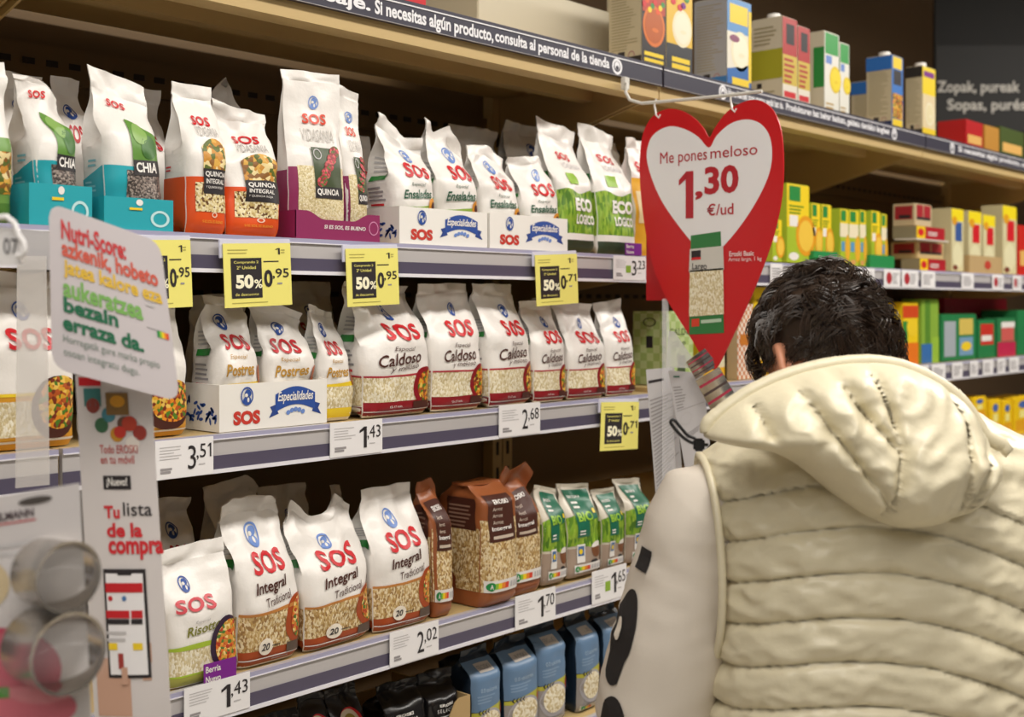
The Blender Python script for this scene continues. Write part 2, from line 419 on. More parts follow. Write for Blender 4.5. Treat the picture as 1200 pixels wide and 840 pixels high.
# black hanging sign behind the shelves
t = thing('hanging_sign', 'black hanging sign reading Zopak, pureak and Sopas, purés', 'sign', atD(1200, 155, 5.2), AL - math.pi / 2)
px = 5.2 / FPX; W = 260 * px; H = 102 * px
b = MB(); b.box((-104 * px, 0, 0), (-104 * px + W, .03, H), M('#191817', .6), .004)
sf = Flat((-104 * px, -.001, 0), (1, 0, 0), (0, 0, 1), W, H)
def pt(pa, pb, ya, yb, s):
    text(b, sf, 'front', s, ((pa + pb) / 2 - 1097) / 260, (155 - (ya + yb) / 2) / 102, (pb - pa) / 260, (yb - ya) / 102, M('#d8d4cc', .5), .001, .02)
pt(1099, 1196, 95, 112, 'Zopak, pureak'); pt(1111, 1203, 116, 133, 'Sopas, purés')
b.build('sign_panel', t)
b = MB(); b.box((-104 * px, .004, H), (-104 * px + W, .026, H + .30), M('#100f0e', .7)); b.build('hanger_panel', t)
for xa in (.0, .35):
    b = MB(); b.tube([(xa, .015, H + .30), (xa, .015, 3.58 - t.location.z)], .004, GREY, 6); b.build('hanging_rod', t)
f = MB(); f.box((-3, -4, 3.6), (9, 3.1, 3.65), M('#d9d4cc', .8)); struct(f.build('ceiling'))
# ------------------------------------------------------------------ bag designs (b = body mesh, w = window mesh, B = surface)
def lady(b, B, u, v, h, zone='front', c=BLUE):         # small blue head emblem
    w_, h_ = B.size(zone); rv = h / 2 / h_ if False else h / 2; k = h_ / w_
    ell(b, B, zone, u, v, rv * k * .8, rv, c, .0012, ring=.82); ell(b, B, zone, u, v - rv * .45, rv * k * .5, rv * .45, c, .0013)
    ell(b, B, zone, u + .1 * rv * k, v + rv * .28, rv * k * .42, rv * .42, c, .0013); ell(b, B, zone, u - .12 * rv * k, v + rv * .1, rv * k * .2, rv * .2, WH2, .0016)
    ell(b, B, zone, u + .12 * rv * k, v - rv * .4, rv * k * .14, rv * .26, WH2, .0016)
def sos(b, B, u, v, wu, hv, m=RED, rot=0): text(b, B, 'front', 'SOS', u - .05, v, wu * .88, hv * 1.06, m, .0022, .03, 0, rot, 1.08)
def sidetext(b, B, v0=.3, v1=.75):
    lines(b, B, 'left', .12, .85, v0, v0 + .16, 4, GREY, seed=3); patch(b, B, 'left', .15, .85, v0 + .2, v0 + .25, GREEN); lines(b, B, 'left', .15, .9, v0 + .28, v1, 4, LGREY, seed=5)
    patch(b, B, 'left', .2, .7, v0 - .05, v0 - .03, RED)
def d_caldoso(b, w, B):
    hi = lambda u: .335 + .012 * math.sin(u * 3)
    patch(b, B, 'front', .0, 1, .015, .125, DKRED, .001); patch(b, B, 'left', .3, 1, .03, .09, DKRED, .001); patch(b, B, 'right', .0, .8, .03, .095, DKRED, .001)
    patch(w, B, 'front', .0, .97, .125, .33, RICE, .0012, hi=hi); patch(w, B, 'left', .45, 1, .10, .33, RICE, .0012)
    patch(b, B, 'front', 0, 1, .33, .345, M('#b03040', .4), .0016); patch(b, B, 'left', .45, 1, .33, .345, M('#b03040', .4), .0016)
    patch(b, B, 'front', 0, 1, .045, .052, WHITE, .0018)
    ell(b, B, 'front', .86, .235, .2, .16, DKRED, .0018, a0=60, a1=300); ell(b, B, 'front', .93, .23, .2, .14, DISH, .0022, a0=80, a1=280)
    patch(b, B, 'right', .0, .6, .12, .36, DISH, .0014)
    patch(b, B, 'front', .66, .995, .055, .115, BROWN, .0024)
    text(b, B, 'front', '15-17 min.', .4, .082, .2, .02, WHITE)
    text(b, B, 'front', 'Especial', .52, .555, .3, .045, BROWN, shear=.2); text(b, B, 'front', 'Caldoso', .5, .475, .72, .1, BROWN, bold=.01, shear=.3, rot=.06)
    text(b, B, 'front', 'y meloso', .56, .395, .5, .055, BROWN, shear=.3, rot=.05)
    sos(b, B, .6, .70, .58, .13); lady(b, B, .56, .86, .12); sidetext(b, B, .42, .8)
def d_integral(b, w, B):
    patch(b, B, 'front', 0, 1, .012, .115, TERRA, .001); patch(b, B, 'left', .2, 1, .03, .1, TERRA, .001); patch(b, B, 'right', 0, .9, .02, .42, TERRA, .001)
    patch(w, B, 'front', 0, .985, .115, .36, BRICE, .0012, hi=lambda u: .352 + .03 * u * u); patch(w, B, 'left', .5, 1, .1, .35, BRICE, .0012)
    patch(b, B, 'front', 0, 1, .35, .37, M('#c08040', .4), .0016, lo=lambda u: .35 + .03 * u * u, hi=lambda u: .368 + .04 * u * u)
    patch(b, B, 'front', 0, 1, .052, .06, WHITE, .0018); lines(b, B, 'front', .5, .95, .028, .045, 1, LGREY)
    ell(b, B, 'front', .92, .28, .24, .17, TERRA, .0018, a0=75, a1=285); ell(b, B, 'front', .97, .29, .2, .145, RDISH, .0024, a0=92, a1=268); patch(b, B, 'right', 0, .7, .16, .42, RDISH, .0016)
    patch(b, B, 'front', .72, .995, .06, .13, M('#5a4a40', .4), .0026)
    ell(b, B, 'front', .36, .135, .115, .058, M('#f2e8d8', .4), .0028); text(b, B, 'front', '20', .35, .135, .13, .05, INK, .0034, .02, .2)
    patch(b, B, 'front', .46, .6, .131, .138, INK, .003)
    text(b, B, 'front', 'Integral', .53, .535, .62, .105, BROWN, bold=.015, shear=.25, rot=.12); text(b, B, 'front', 'Tradicional', .62, .445, .5, .06, BROWN, shear=.25, rot=.14)
    sos(b, B, .56, .70, .64, .14, rot=.05); lady(b, B, .46, .865, .15, c=SKY); sidetext(b, B, .45, .8)
def d_risotto(b, w, B):
    patch(b, B, 'front', 0, 1, .01, .09, M('#b0b050', .4), .001); patch(w, B, 'front', 0, .99, .1, .32, RICE, .0012)
    patch(b, B, 'front', 0, 1, .31, .335, LIME, .0015, hi=lambda u: .335 + .02 * math.sin(u * 4)); patch(b, B, 'front', 0, 1, .09, .105, LIME, .0015)
    ell(b, B, 'front', .82, .29, .27, .23, M('#33203a', .4), .002); ell(b, B, 'front', .86, .285, .235, .2, RDISH, .0026)
    ell(b, B, 'front', .8, .08, .3, .04, M('#8a6a50', .4), .0018); patch(b, B, 'front', .88, .995, .06, .12, INK, .003); text(b, B, 'front', '15', .94, .09, .08, .035, WHITE, .0036)
    text(b, B, 'front', 'Especial', .44, .52, .2, .025, GREY, shear=.2); text(b, B, 'front', 'Risotto', .5, .465, .55, .075, M('#7a7a28', .4), bold=.015, shear=.3, rot=.1)
    sos(b, B, .42, .66, .62, .105, M('#d4505a', .4)); lady(b, B, .3, .825, .13)
def d_postres(b, w, B):
    patch(b, B, 'front', 0, 1, .33, .36, YEL, .0012, hi=lambda u: .35 + .03 * u); patch(b, B, 'left', 0, 1, .33, .35, YEL, .001); patch(b, B, 'right', 0, 1, .33, .37, YEL, .001)
    patch(w, B, 'front', 0, 1, .12, .33, RICE, .0012); patch(b, B, 'front', 0, 1, .03, .13, YEL, .001)
    ell(b, B, 'front', .95, .42, .1, .1, M('#a8552a', .4), .002, a0=90, a1=270)
    text(b, B, 'front', 'Especial', .45, .575, .34, .045, GOLD, shear=.2); text(b, B, 'front', 'Postres', .5, .475, .72, .1, GOLD, bold=.02, shear=.3, rot=.04)
    sos(b, B, .5, .70, .6, .12, M('#c42a34', .4)); lady(b, B, .4, .86, .13); sidetext(b, B, .4, .8)
def d_ensaladas(b, w, B):
    patch(b, B, 'front', 0, 1, .31, .35, M('#8fb040', .4), .0012, lo=lambda u: .31 + .0 * u, hi=lambda u: .335 + .05 * u * u); patch(w, B, 'front', 0, 1, .08, .31, BRICE, .0012)
    patch(b, B, 'left', 0, 1, .31, .335, M('#8fb040', .4), .001)
    ell(b, B, 'front', .86, .36, .13, .08, M('#d8902a', .4), .002); ell(b, B, 'front', .86, .36, .06, .04, BROWN, .0026); ell(b, B, 'front', .95, .4, .08, .06, GREEN, .0018)
    text(b, B, 'front', 'Especial', .5, .56, .32, .04, M('#3a5a48', .4), shear=.2); text(b, B, 'front', 'Ensaladas', .52, .47, .78, .09, M('#1f5a40', .4), bold=.02, shear=.3, rot=.05)
    sos(b, B, .6, .70, .62, .135); lady(b, B, .5, .86, .14, c=SKY); sidetext(b, B, .4, .8)
def d_eco(b, w, B):
    patch(b, B, 'front', 0, 1, .16, .55, GRASS, .0012, hi=lambda u: .54 + .02 * math.sin(u * 9)); patch(b, B, 'front', 0, 1, .0, .11, M('#33402c', .4), .001)
    patch(b, B, 'front', .0, 1, .11, .165, WHITE, .0014); patch(b, B, 'left', .5, 1, .16, .54, GRASS, .001)
    patch(b, B, 'front', .3, .52, .6, .7, M('#8fb838', .4), .0014)
    text(b, B, 'front', 'ECO', .62, .42, .6, .12, WHITE, .0026, .05); text(b, B, 'front', 'LOGICO', .65, .29, .62, .085, WHITE, .0026, .04)
    sos(b, B, .55, .85, .45, .06); text(b, B, 'front', 'VIDASANIA', .6, .77, .5, .05, LGREY)
    patch(b, B, 'left', .3, .8, .62, .72, GREEN); lines(b, B, 'left', .3, .8, .5, .6, 3, GREY)
def d_qintegral(b, w, B):
    patch(b, B, 'front', 0, 1, .0, .40, ORANGE, .001); patch(b, B, 'left', 0, 1, .0, .40, ORANGE, .001); patch(b, B, 'right', 0, 1, 0, .4, ORANGE, .001)
    patch(w, B, 'front', .12, .96, .15, .36, QUIN, .0018); patch(w, B, 'front', .3, .96, .44, .68, NUTS, .0018, hi=lambda u: .62 + .07 * math.sin((u - .3) * 4.6))
    patch(b, B, 'front', .3, .99, .28, .46, INK, .0024)
    text(b, B, 'front', 'QUINOA', .65, .42, .6, .045, WHITE, .003, .03); text(b, B, 'front', 'INTEGRAL', .64, .37, .55, .035, WHITE, .003, .02); text(b, B, 'front', 'Y QUINOA ROJA', .62, .325, .52, .022, WHITE, .003)
    text(b, B, 'front', 'SI ES SOS, ES BUENO', .6, .08, .6, .022, M('#f0b040', .4)); ell(b, B, 'front', .6, .13, .07, .02, M('#f0c8b0', .4), .002, ring=.6)
    sos(b, B, .55, .82, .5, .07); text(b, B, 'front', 'VIDASANIA', .6, .74, .62, .07, M('#b8b4b0', .4))
    lines(b, B, 'left', .1, .5, .45, .5, 2, RED)
def d_quinoa(b, w, B):
    patch(b, B, 'front', 0, 1, 0, .44, WINE, .001, hi=lambda u: .44); patch(b, B, 'right', 0, 1, 0, .4, WINE, .001); patch(b, B, 'left', 0, 1, 0, .42, WINE, .001)
    patch(w, B, 'front', .12, .97, .03, .45, PQUIN, .0016, lo=lambda u: .05 + .3 * max(0, .35 - u) , hi=lambda u: .45)
    patch(b, B, 'front', .38, .9, .32, .575, M('#3c4a2a', .4), .0024); [ell(b, B, 'front', .5 + .075 * i, .355 + .05 * i, .1, .035, AMAR, .0032 + .0001 * i, rot=.8) for i in range(5)]
    ell(b, B, 'front', .47, .53, .07, .035, LGREY, .0034, ring=.8)
    patch(b, B, 'front', .38, .92, .245, .32, INK, .0026); text(b, B, 'front', 'QUINOA', .65, .283, .46, .048, WHITE, .0034, .03)
    ell(b, B, 'front', .66, .06, .07, .03, PURP, .0024)
    sos(b, B, .55, .76, .46, .062, M('#d8452a', .4)); text(b, B, 'front', 'VIDASANIA', .58, .655, .66, .08, M('#c0bcb6', .4)); lady(b, B, .52, .865, .085, c=SKY)
def d_chia(b, w, B):
    patch(b, B, 'front', 0, 1, 0, .45, TURQ, .001); patch(b, B, 'left', 0, 1, 0, .43, TURQ, .001, hi=lambda u: .36 + .09 * u); patch(b, B, 'right', 0, 1, 0, .45, TURQ, .001)
    patch(w, B, 'front', .3, .99, .1, .42, CHIA, .0018); patch(b, B, 'front', .42, .97, .5, .8, M('#5f8f3a', .4), .0018, hi=lambda u: .74 + .06 * math.sin(u * 4))
    ell(b, B, 'front', .6, .7, .14, .08, M('#8ab060', .4), .0024); ell(b, B, 'front', .75, .6, .16, .09, M('#3f7030', .4), .0024)
    patch(b, B, 'front', .42, .995, .385, .5, INK, .0026); text(b, B, 'front', 'CHIA', .71, .445, .46, .075, WHITE, .0034, .03)
    text(b, B, 'front', 'SI ES SOS, ES BUENO', .6, .06, .5, .02, YEL); sos(b, B, .45, .92, .4, .055)
    lines(b, B, 'left', .1, .6, .2, .36, 5, M('#8fd0d8', .4), seed=2); lines(b, B, 'left', .3, .9, .45, .52, 2, M('#7fc0cc', .4))
NS = ['#1f8a48', '#8cbf3a', '#f2cf1e', '#e8862a', '#d8402a']
def nutri(b, B, zone, u0, u1, v0, v1, off=.003):
    patch(b, B, zone, u0, u1, v0, v1, M('#e8e4e0', .4), off); du = (u1 - u0) * .5 / 5; dv = v1 - v0
    for i, c in enumerate(NS): patch(b, B, zone, u0 + (u1 - u0) * .04 + du * i, u0 + (u1 - u0) * .04 + du * (i + 1), v0 + dv * .25, v1 - dv * .25, M(c, .4), off + .0005)
    ell(b, B, zone, u0 + (u1 - u0) * .09, (v0 + v1) / 2, (u1 - u0) * .075, dv * .36, M(NS[0], .4), off + .001); text(b, B, zone, 'A', u0 + (u1 - u0) * .09, (v0 + v1) / 2, (u1 - u0) * .06, dv * .4, WHITE, off + .0016, .02)
    for i in range(4): patch(b, B, zone, u0 + (u1 - u0) * (.6 + .095 * i), u0 + (u1 - u0) * (.66 + .095 * i), v0 + dv * .25, v1 - dv * .25, LGREY, off + .0005)
COPPER = M('#9c5a34', .3); CHOC = M('#4a261c', .4)
def d_brown(b, w, B):
    patch(w, B, 'front', 0, 1, .13, .73, BRICE, .001); patch(w, B, 'left', 0, 1, .13, .66, BRICE, .001); patch(w, B, 'right', 0, 1, .13, .7, BRICE, .001)
    patch(b, B, 'front', .08, .78, .55, .93, CHOC, .0018); patch(b, B, 'left', .2, .9, .64, .9, CHOC, .0016); lines(b, B, 'left', .25, .85, .66, .86, 6, M('#8a6a5a', .4), .002)
    patch(b, B, 'left', .0, .4, .13, .42, M('#7a3a20', .4), .0016, hi=lambda u: .42 - .5 * u); nutri(b, B, 'front', .02, 1, .13, .23)
    text(b, B, 'front', 'EROSKI', .46, .88, .46, .035, WHITE, .0028, .03)
    for i, s in enumerate(('Arroz', 'Arroz', 'Arroz')): text(b, B, 'front', s, .3, .82 - .055 * i, .26, .03, M('#d8c8b8', .4), .0026)
    text(b, B, 'front', 'Integral', .42, .655, .56, .045, WHITE, .0028, .02); patch(b, B, 'front', .14, .68, .575, .6, M('#c8b8a8', .4), .0026)
def d_bio(b, w, B):
    patch(b, B, 'front', 0, 1, .0, .34, M('#a89484', .4), .001); patch(b, B, 'left', 0, 1, 0, .34, M('#a89484', .4), .001)
    patch(b, B, 'front', 0, 1, .33, .72, GRASS, .0012, hi=lambda u: .68 + .03 * math.sin(u * 7), lo=lambda u: .34 + .03 * math.sin(u * 4 + 1)); patch(b, B, 'left', 0, 1, .34, .66, GRASS, .001); patch(b, B, 'right', 0, 1, .34, .7, GRASS, .001)
    patch(b, B, 'front', .2, .92, .64, .98, M('#1c6a50', .35), .002); patch(b, B, 'front', .2, .58, .46, .64, M('#1c6a50', .35), .002)
    text(b, B, 'front', 'BIO', .52, .69, .5, .1, M('#9ac83c', .4), .003, .03); patch(b, B, 'front', .8, .88, .7, .75, YEL, .003)
    text(b, B, 'front', 'EROSKI', .45, .9, .36, .03, WHITE, .0028, .02); lines(b, B, 'front', .28, .6, .78, .87, 2, WHITE, .0028); lines(b, B, 'front', .25, .5, .49, .56, 2, WHITE, .0028)
    ell(b, B, 'front', .8, .32, .19, .12, M('#7a4a2a', .4), .0018, a0=180, a1=360); ell(b, B, 'front', .8, .32, .18, .06, M('#e8e2da', .4), .002, a0=0, a1=180)
    ell(b, B, 'front', .72, .16, .11, .02, INK, .002)
    patch(b, B, 'front', .2, .42, .17, .38, WHITE, .0024); patch(b, B, 'front', .23, .39, .25, .36, M('#4a70a0', .4), .003); ell(b, B, 'front', .3, .3, .05, .03, YEL, .0034)
    nutri(b, B, 'front', .12, .95, .06, .15)
NAVY = M('#1c2a3a', .28)
def d_oat(b, w, B):
    patch(b, B, 'front', .0, .97, .45, .96, M('#64809f', .35), .001); patch(b, B, 'front', .0, 1, .40, .52, M('#b8b440', .4), .0014, hi=lambda u: .44 + .07 * u)
    patch(b, B, 'front', 0, 1, .0, .41, M('#9a9490', .4), .001, hi=lambda u: .42 + .06 * u)
    ell(b, B, 'front', .5, .28, .46, .19, M('#a8a4a8', .35), .0018); ell(w, B, 'front', .5, .29, .38, .155, OATS, .0024)
    patch(b, B, 'front', .3, .78, .86, .93, M('#c8c0b8', .4), .002)
    text(b, B, 'front', 'EROSKI', .53, .895, .4, .035, GREY, .0026, .02); text(b, B, 'front', '0.0 azúcares', .5, .68, .6, .045, M('#a8bccf', .4), .0022); lines(b, B, 'front', .1, .8, .54, .64, 3, M('#8099b4', .4))
    for i in range(4): 
        u = .1 + .09 * i; poly(b, B, 'front', [(u, .445), (u + .06, .475), (u + .07, .465), (u + .04, .445), (u + .07, .425), (u + .06, .415)], INK, .0024)
    nutri(b, B, 'front', .05, .8, .02, .085); ell(b, B, 'front', .93, .42, .06, .06, M('#c04a3a', .4), .0022)
    text(b, B, 'left', 'AVENA', .5, .3, .3, .1, M('#5a708a', .4), .002)
def d_black(b, w, B):
    text(b, B, 'front', 'EROSKI', .5, .76, .46, .035, WHITE, .0022, .03); text(b, B, 'front', 'SELEQTIA', .52, .69, .66, .05, M('#d8d4d0', .4), .0022, .0, 0, 0, 1.3)
    lines(b, B, 'front', .2, .8, .61, .64, 1, LGREY); text(b, B, 'front', 'D.O. Valencia', .5, .56, .62, .04, M('#6fb8b0', .4), .0022); lines(b, B, 'front', .2, .8, .1, .35, 4, GREY)
def d_oval(b, w, B):
    ell(b, B, 'front', .52, .76, .38, .12, RED, .0016); ell(b, B, 'front', .46, .77, .32, .1, M('#e8d8c0', .4), .0022); ell(b, B, 'front', .46, .78, .17, .055, M('#a08a30', .4), .0028); lines(b, B, 'front', .2, .8, .2, .5, 3, GREY)
def d_paella(b, w, B):
    patch(b, B, 'front', 0, 1, .0, .33, M('#d89a2a', .4), .001); patch(w, B, 'front', .0, .6, .08, .3, RICE, .0014); ell(b, B, 'front', .75, .25, .3, .2, BROWN, .002); ell(b, B, 'front', .8, .28, .27, .17, DISH, .0026)
    patch(b, B, 'front', 0, 1, .33, .35, YEL, .0016); patch(b, B, 'front', 0, 1, .04, .055, WHITE, .002); sos(b, B, .52, .68, .6, .13); lady(b, B, .45, .86, .13)
    sidetext(b, B, .4, .8)
def d_green(b, w, B):
    patch(b, B, 'front', 0, 1, .0, .6, M('#6f9a4a', .4), .001); patch(w, B, 'front', .5, .98, .2, .5, NUTS, .0016); patch(b, B, 'front', 0, 1, 0, .14, M('#4f7a30', .4), .0012); sos(b, B, .5, .8, .5, .08)
def d_back(b, w, B): sos(b, B, .55, .7, .55, .12, M('#c02a34', .4)); lady(b, B, .5, .86, .12)
def d_yellow(b, w, B):
    patch(b, B, 'front', 0, 1, 0, .72, M('#e8b030', .4), .001); patch(b, B, 'front', .05, .95, .3, .6, M('#f2e0b0', .4), .0016); sos(b, B, .5, .83, .5, .1); lines(b, B, 'front', .15, .85, .36, .54, 4, BROWN)

PLACED = []
KINDS = {'caldoso': (d_caldoso, WHITE), 'integral': (d_integral, WHITE), 'risotto': (d_risotto, WHITE), 'postres': (d_postres, WHITE), 'ensaladas': (d_ensaladas, WHITE),
         'eco': (d_eco, WHITE), 'qint': (d_qintegral, WHITE), 'quinoa': (d_quinoa, WHITE), 'chia': (d_chia, WHITE), 'brown': (d_brown, COPPER), 'bio': (d_bio, M('#d8d0c0', .34)),
         'oat': (d_oat, NAVY), 'black': (d_black, M('#191718', .25)), 'oval': (d_oval, M('#211e1f', .25)), 'paella': (d_paella, WHITE), 'green': (d_green, WHITE), 'back': (d_back, WHITE), 'yellow': (d_yellow, WHITE)}
def bag(name, label, cat, group, kind, px0, px1, ptop, Y, Z, T=.035, yaw=0, dz=0, seal=.02, inx=None, **kw):
    des, mat = KINDS[kind]
    if mat is WHITE: kw['amp'] = kw.get('amp', .003) * 1.35
    a = atY(px0, 300, Y).x; c = atY(px1, 300, Y).x; Z += dz + .0022
    if inx: a = max(a, atY(inx[0], 300, inx[2]).x + .006); c = min(c, atY(inx[1], 300, inx[2]).x - .006)
    for q0, q1, y0, y1, z in PLACED:                    # neighbours stand clear of each other
        if abs(z - Z) < .02 and Y - .006 < y1 and Y + 2 * T > y0 and a < q1 and c > q0:
            if (a + c) > (q0 + q1): a = q1 + .008
            else: c = q0 - .008
    PLACED.append((a, c, Y - .006, Y + 2 * T, Z)); W = (c - a) / 2
    lean = kw.get('lean', 0); zt = atY((px0 + px1) / 2, ptop, Y + T).z
    if lean: zt = atY((px0 + px1) / 2, ptop, Y + T + lean * (zt - Z)).z
    H = zt - Z - seal
    B = Bag(W, T, H, seal=seal, **kw)
    t = thing(name, label, cat, ((a + c) / 2, Y + T, Z), math.radians(yaw), group)
    b = MB(); w_ = MB(); B.body(b, mat); des(b, w_, B); b.build('bag_body', t, 50)
    if w_.v: w_.build('contents_window', t, 60)
    if seal: s = MB(); B.top(s, mat); s.build('top_seal', t, 60)
    return t
# ------------------------------------------------------------------ display trays
def tray(label, px0, px1, Y, Z, depth, h, m, deco=None, yaw=0, cut=None, group=None, name='display_tray'):
    a = atY(px0, 300, Y).x; c = atY(px1, 300, Y).x; W = c - a
    t = thing(name, label, 'tray', ((a + c) / 2, Y, Z + .0015), math.radians(yaw), group)
    b = MB(); th = .0025; x = W / 2
    inner = M('#cfc6b6', .7)
    b.box((-x, 0, 0), (x, depth, th), m)
    if cut:                                             # front wall with a dip in the middle
        n = 24; top = [h - cut * (sst(-.75, -.35, q) - sst(.35, .75, q)) for q in [-1 + 2 * i / n for i in range(n + 1)]]
        vs = []
        for y in (0, th):
            for i in range(n + 1): vs += [(-x + W * i / n, y, th), (-x + W * i / n, y, top[i])]
        fs = []; o = 2 * (n + 1)
        for i in range(n):
            k = 2 * i; fs += [(k, k + 2, k + 3, k + 1), (o + k, o + k + 1, o + k + 3, o + k + 2), (k + 1, k + 3, o + k + 3, o + k + 1)]
        b.add(vs, fs, m)
    else: b.box((-x, 0, th), (x, th, h), m)
    for xa in (-x, x - th): b.box((xa, th, th), (xa + th, depth - th, h), m)
    b.box((-x, depth - th, th), (x, depth, h * .8), m)
    if deco: deco(b, BoxS(W, depth, h))
    b.build('tray_walls', t); return t
def deco_esp(b, S):
    text(b, S, 'front', 'SOS', .24, .27, .24, .30, M('#c8382c', .5), .0006, .055); lady(b, S, .24, .73, .4)
    pts = []; n = 14
    for i in range(n + 1):
        q = i / n; pts.append((.50 + .38 * q, .72 + .16 * math.sin(math.pi * q)))
    for i in range(n + 1):
        q = 1 - i / n; pts.append((.50 + .38 * q, .34 + .14 * math.sin(math.pi * q)))
    poly(b, S, 'front', pts, BLUE, .0006)
    for sx in (-1, 1):
        c = .69 + sx * .19; poly(b, S, 'front', [(c, .5), (c + sx * .05, .46), (c + sx * .03, .36), (c + sx * .06, .22), (c - sx * .03, .3), (c - sx * .02, .36)], M('#2a468c', .5), .0005)
    text(b, S, 'front', 'Especialidades', .69, .64, .34, .27, WHITE, .0012, .02, .25)
    for i in range(5): ell(b, S, 'front', .62 + .035 * i, .31 + .06 * math.sin(i * .78), .02, .05, SKY, .0008, rot=.5)
    rr = random.Random(4)
    for i in range(46): 
        u = .25 + .7 * rr.random(); ell(b, S, 'left', u, .18 + .7 * rr.random() * (1.02 - u * .6), .035, .035, BLUE, .0006, rot=rr.random() * 3, n=8)
def deco_turq(b, S):
    ell(b, S, 'front', .8, .38, .14, .26, M('#bfe4e6', .5), .0006, ring=.72); lines(b, S, 'front', .35, .65, .62, .78, 1, YEL); ell(b, S, 'front', .5, .86, .05, .1, WHITE, .0006)
def deco_wine(b, S):
    text(b, S, 'front', 'SI ES SOS, ES BUENO', .57, .45, .5, .16, WHITE, .0006, .02, .15); ell(b, S, 'front', .92, .5, .06, .26, M('#d890b8', .5), .0006, ring=.86)
GT = 'cardboard display trays on the shelves'
tray('turquoise cardboard tray under the left chia bag, partly behind the hanging sign', 34, 108, 1.415, Z1, .13, .052, M('#1fa3b0', .5), deco_turq, 0, .0, GT)
tray('turquoise cardboard tray under the right chia bag, beside the orange quinoa bags', 122, 203, 1.412, Z1, .11, .042, M('#1fa3b0', .5), deco_turq, 0, None, GT)
tray('purple cardboard tray holding the two quinoa pouches, upper shelf', 347, 445, 1.41, Z1, .13, .042, M('#8c2058', .55), deco_wine, 0, .012, GT)
tray('white Especialidades tray on the upper shelf, next to the purple tray', 468, 571, 1.411, Z1, .16, .06, CARD, deco_esp, 0, None, GT)
tray('white Especialidades tray on the upper shelf, next to the ecological rice', 574, 665, 1.411, Z1, .16, .061, CARD, deco_esp, 0, None, GT)
tray('white Especialidades tray on the middle shelf under the gold lettered bags', 257, 383, 1.414, Z2, .16, .066, CARD, deco_esp, 0, None, GT)

# ------------------------------------------------------------------ upper shelf
RB = 'bag'
bag('green_bag', 'green bag with a nut picture, cut by the left edge, upper shelf', RB, None, 'green', -40, 14, 78, 1.43, Z1, .03, seed=1, prof=[(-1, .0), (1, .05)])
G = 'chia bags on the upper shelf'
bag('chia_bag', 'crinkled turquoise and white chia bag leaning back, left one of the two', RB, G, 'chia', 48, 118, 104, 1.428, Z1, .038, 0, 0.0035, .008, seed=2, lean=.10, amp=.004, shx=-.06, prof=[(-1, .06), (.2, .03), (1, -.1)], inx=(34, 108, 1.415))
bag('chia_bag', 'tall turquoise and white chia bag standing right of the other, with a high grey flap', RB, G, 'chia', 128, 192, 92, 1.424, Z1, .036, 0, 0.0035, .028, seed=3, lean=.05, amp=.003, shx=-.03, prof=[(-1, .05), (0, 0), (1, -.05)], inx=(122, 203, 1.412))
G = 'orange and white quinoa bags on the upper shelf'
bag('quinoa_bag', 'orange and white quinoa bag standing straight beside the chia', RB, G, 'qint', 221, 267, 101, 1.412, Z1, .034, 0, 0, .02, seed=4, amp=.002, lean=.03)
bag('quinoa_bag', 'crumpled orange and white quinoa bag beside the purple tray', RB, G, 'qint', 266, 328, 128, 1.414, Z1, .03, -7, 0, .018, seed=5, amp=.0045, lean=.08, prof=[(-1, .06), (-.4, 0), (1, -.02)], wt=.05)
G = 'quinoa pouches in the purple tray'
bag('quinoa_pouch', 'large white quinoa pouch with a red plant picture, front of the purple tray', RB, G, 'quinoa', 335, 404, 86, 1.424, Z1, .024, -6, 0.0035, .016, seed=6, amp=.0016, gus=.1, vt=.2, wt=.02, prof=[(-1, .0), (1, .015)], bulge=.4, inx=(347, 445, 1.41))
bag('quinoa_pouch', 'narrower looking quinoa pouch at the right end of the purple tray', RB, G, 'quinoa', 386, 434, 104, 1.432, Z1, .024, 0, 0.0035, .016, seed=7, amp=.0018, gus=.1, vt=.2, bulge=.4, prof=[(-1, .03), (1, -.02)], inx=(347, 445, 1.41))
G = 'salad rice bags in the white trays'
bag('rice_bag', 'white salad rice bag with a pointed left corner, first in the trays', RB, G, 'ensaladas', 458, 512, 156, 1.424, Z1, .04, 0, 0.0035, .02, seed=8, amp=.0035, lean=.05, prof=[(-1, .15), (-.4, .05), (.3, -.06), (1, -.04)], inx=(468, 571, 1.411))
bag('rice_bag', 'white salad rice bag second in the trays, tall flap leaning left', RB, G, 'ensaladas', 516, 562, 160, 1.424, Z1, .036, 0, 0.0035, .02, seed=9, amp=.0035, lean=.06, prof=[(-1, .14), (-.2, 0), (.3, .08), (1, -.12)], inx=(468, 571, 1.411))
bag('rice_bag', 'white salad rice bag third in the trays, with a low rounded top', RB, G, 'ensaladas', 566, 610, 176, 1.43, Z1, .034, 0, 0.0035, .018, seed=10, amp=.004, lean=.05, prof=[(-1, .0), (0, .04), (1, -.09)], inx=(574, 665, 1.411))
bag('rice_bag', 'white salad rice bag fourth in the trays, beside the ecological rice', RB, G, 'ensaladas', 606, 657, 186, 1.424, Z1, .032, 0, 0.0035, .016, seed=11, amp=.0035, lean=.04, prof=[(-1, -.02), (.5, .04), (1, -.02)], inx=(574, 665, 1.411))
G = 'ecological rice bags'
bag('rice_bag', 'white ecological rice bag with grass picture, left of the two', RB, G, 'eco', 652, 699, 152, 1.425, Z1, .042, 0, 0, .03, seed=12, amp=.003, lean=.09, prof=[(-1, .06), (1, -.03)])
bag('rice_bag', 'white ecological rice bag with grass picture, right one beside the purple new tag', RB, G, 'eco', 699, 746, 156, 1.42, Z1, .036, 0, 0, .03, seed=13, amp=.003, lean=.09, prof=[(-1, .05), (1, -.03)])
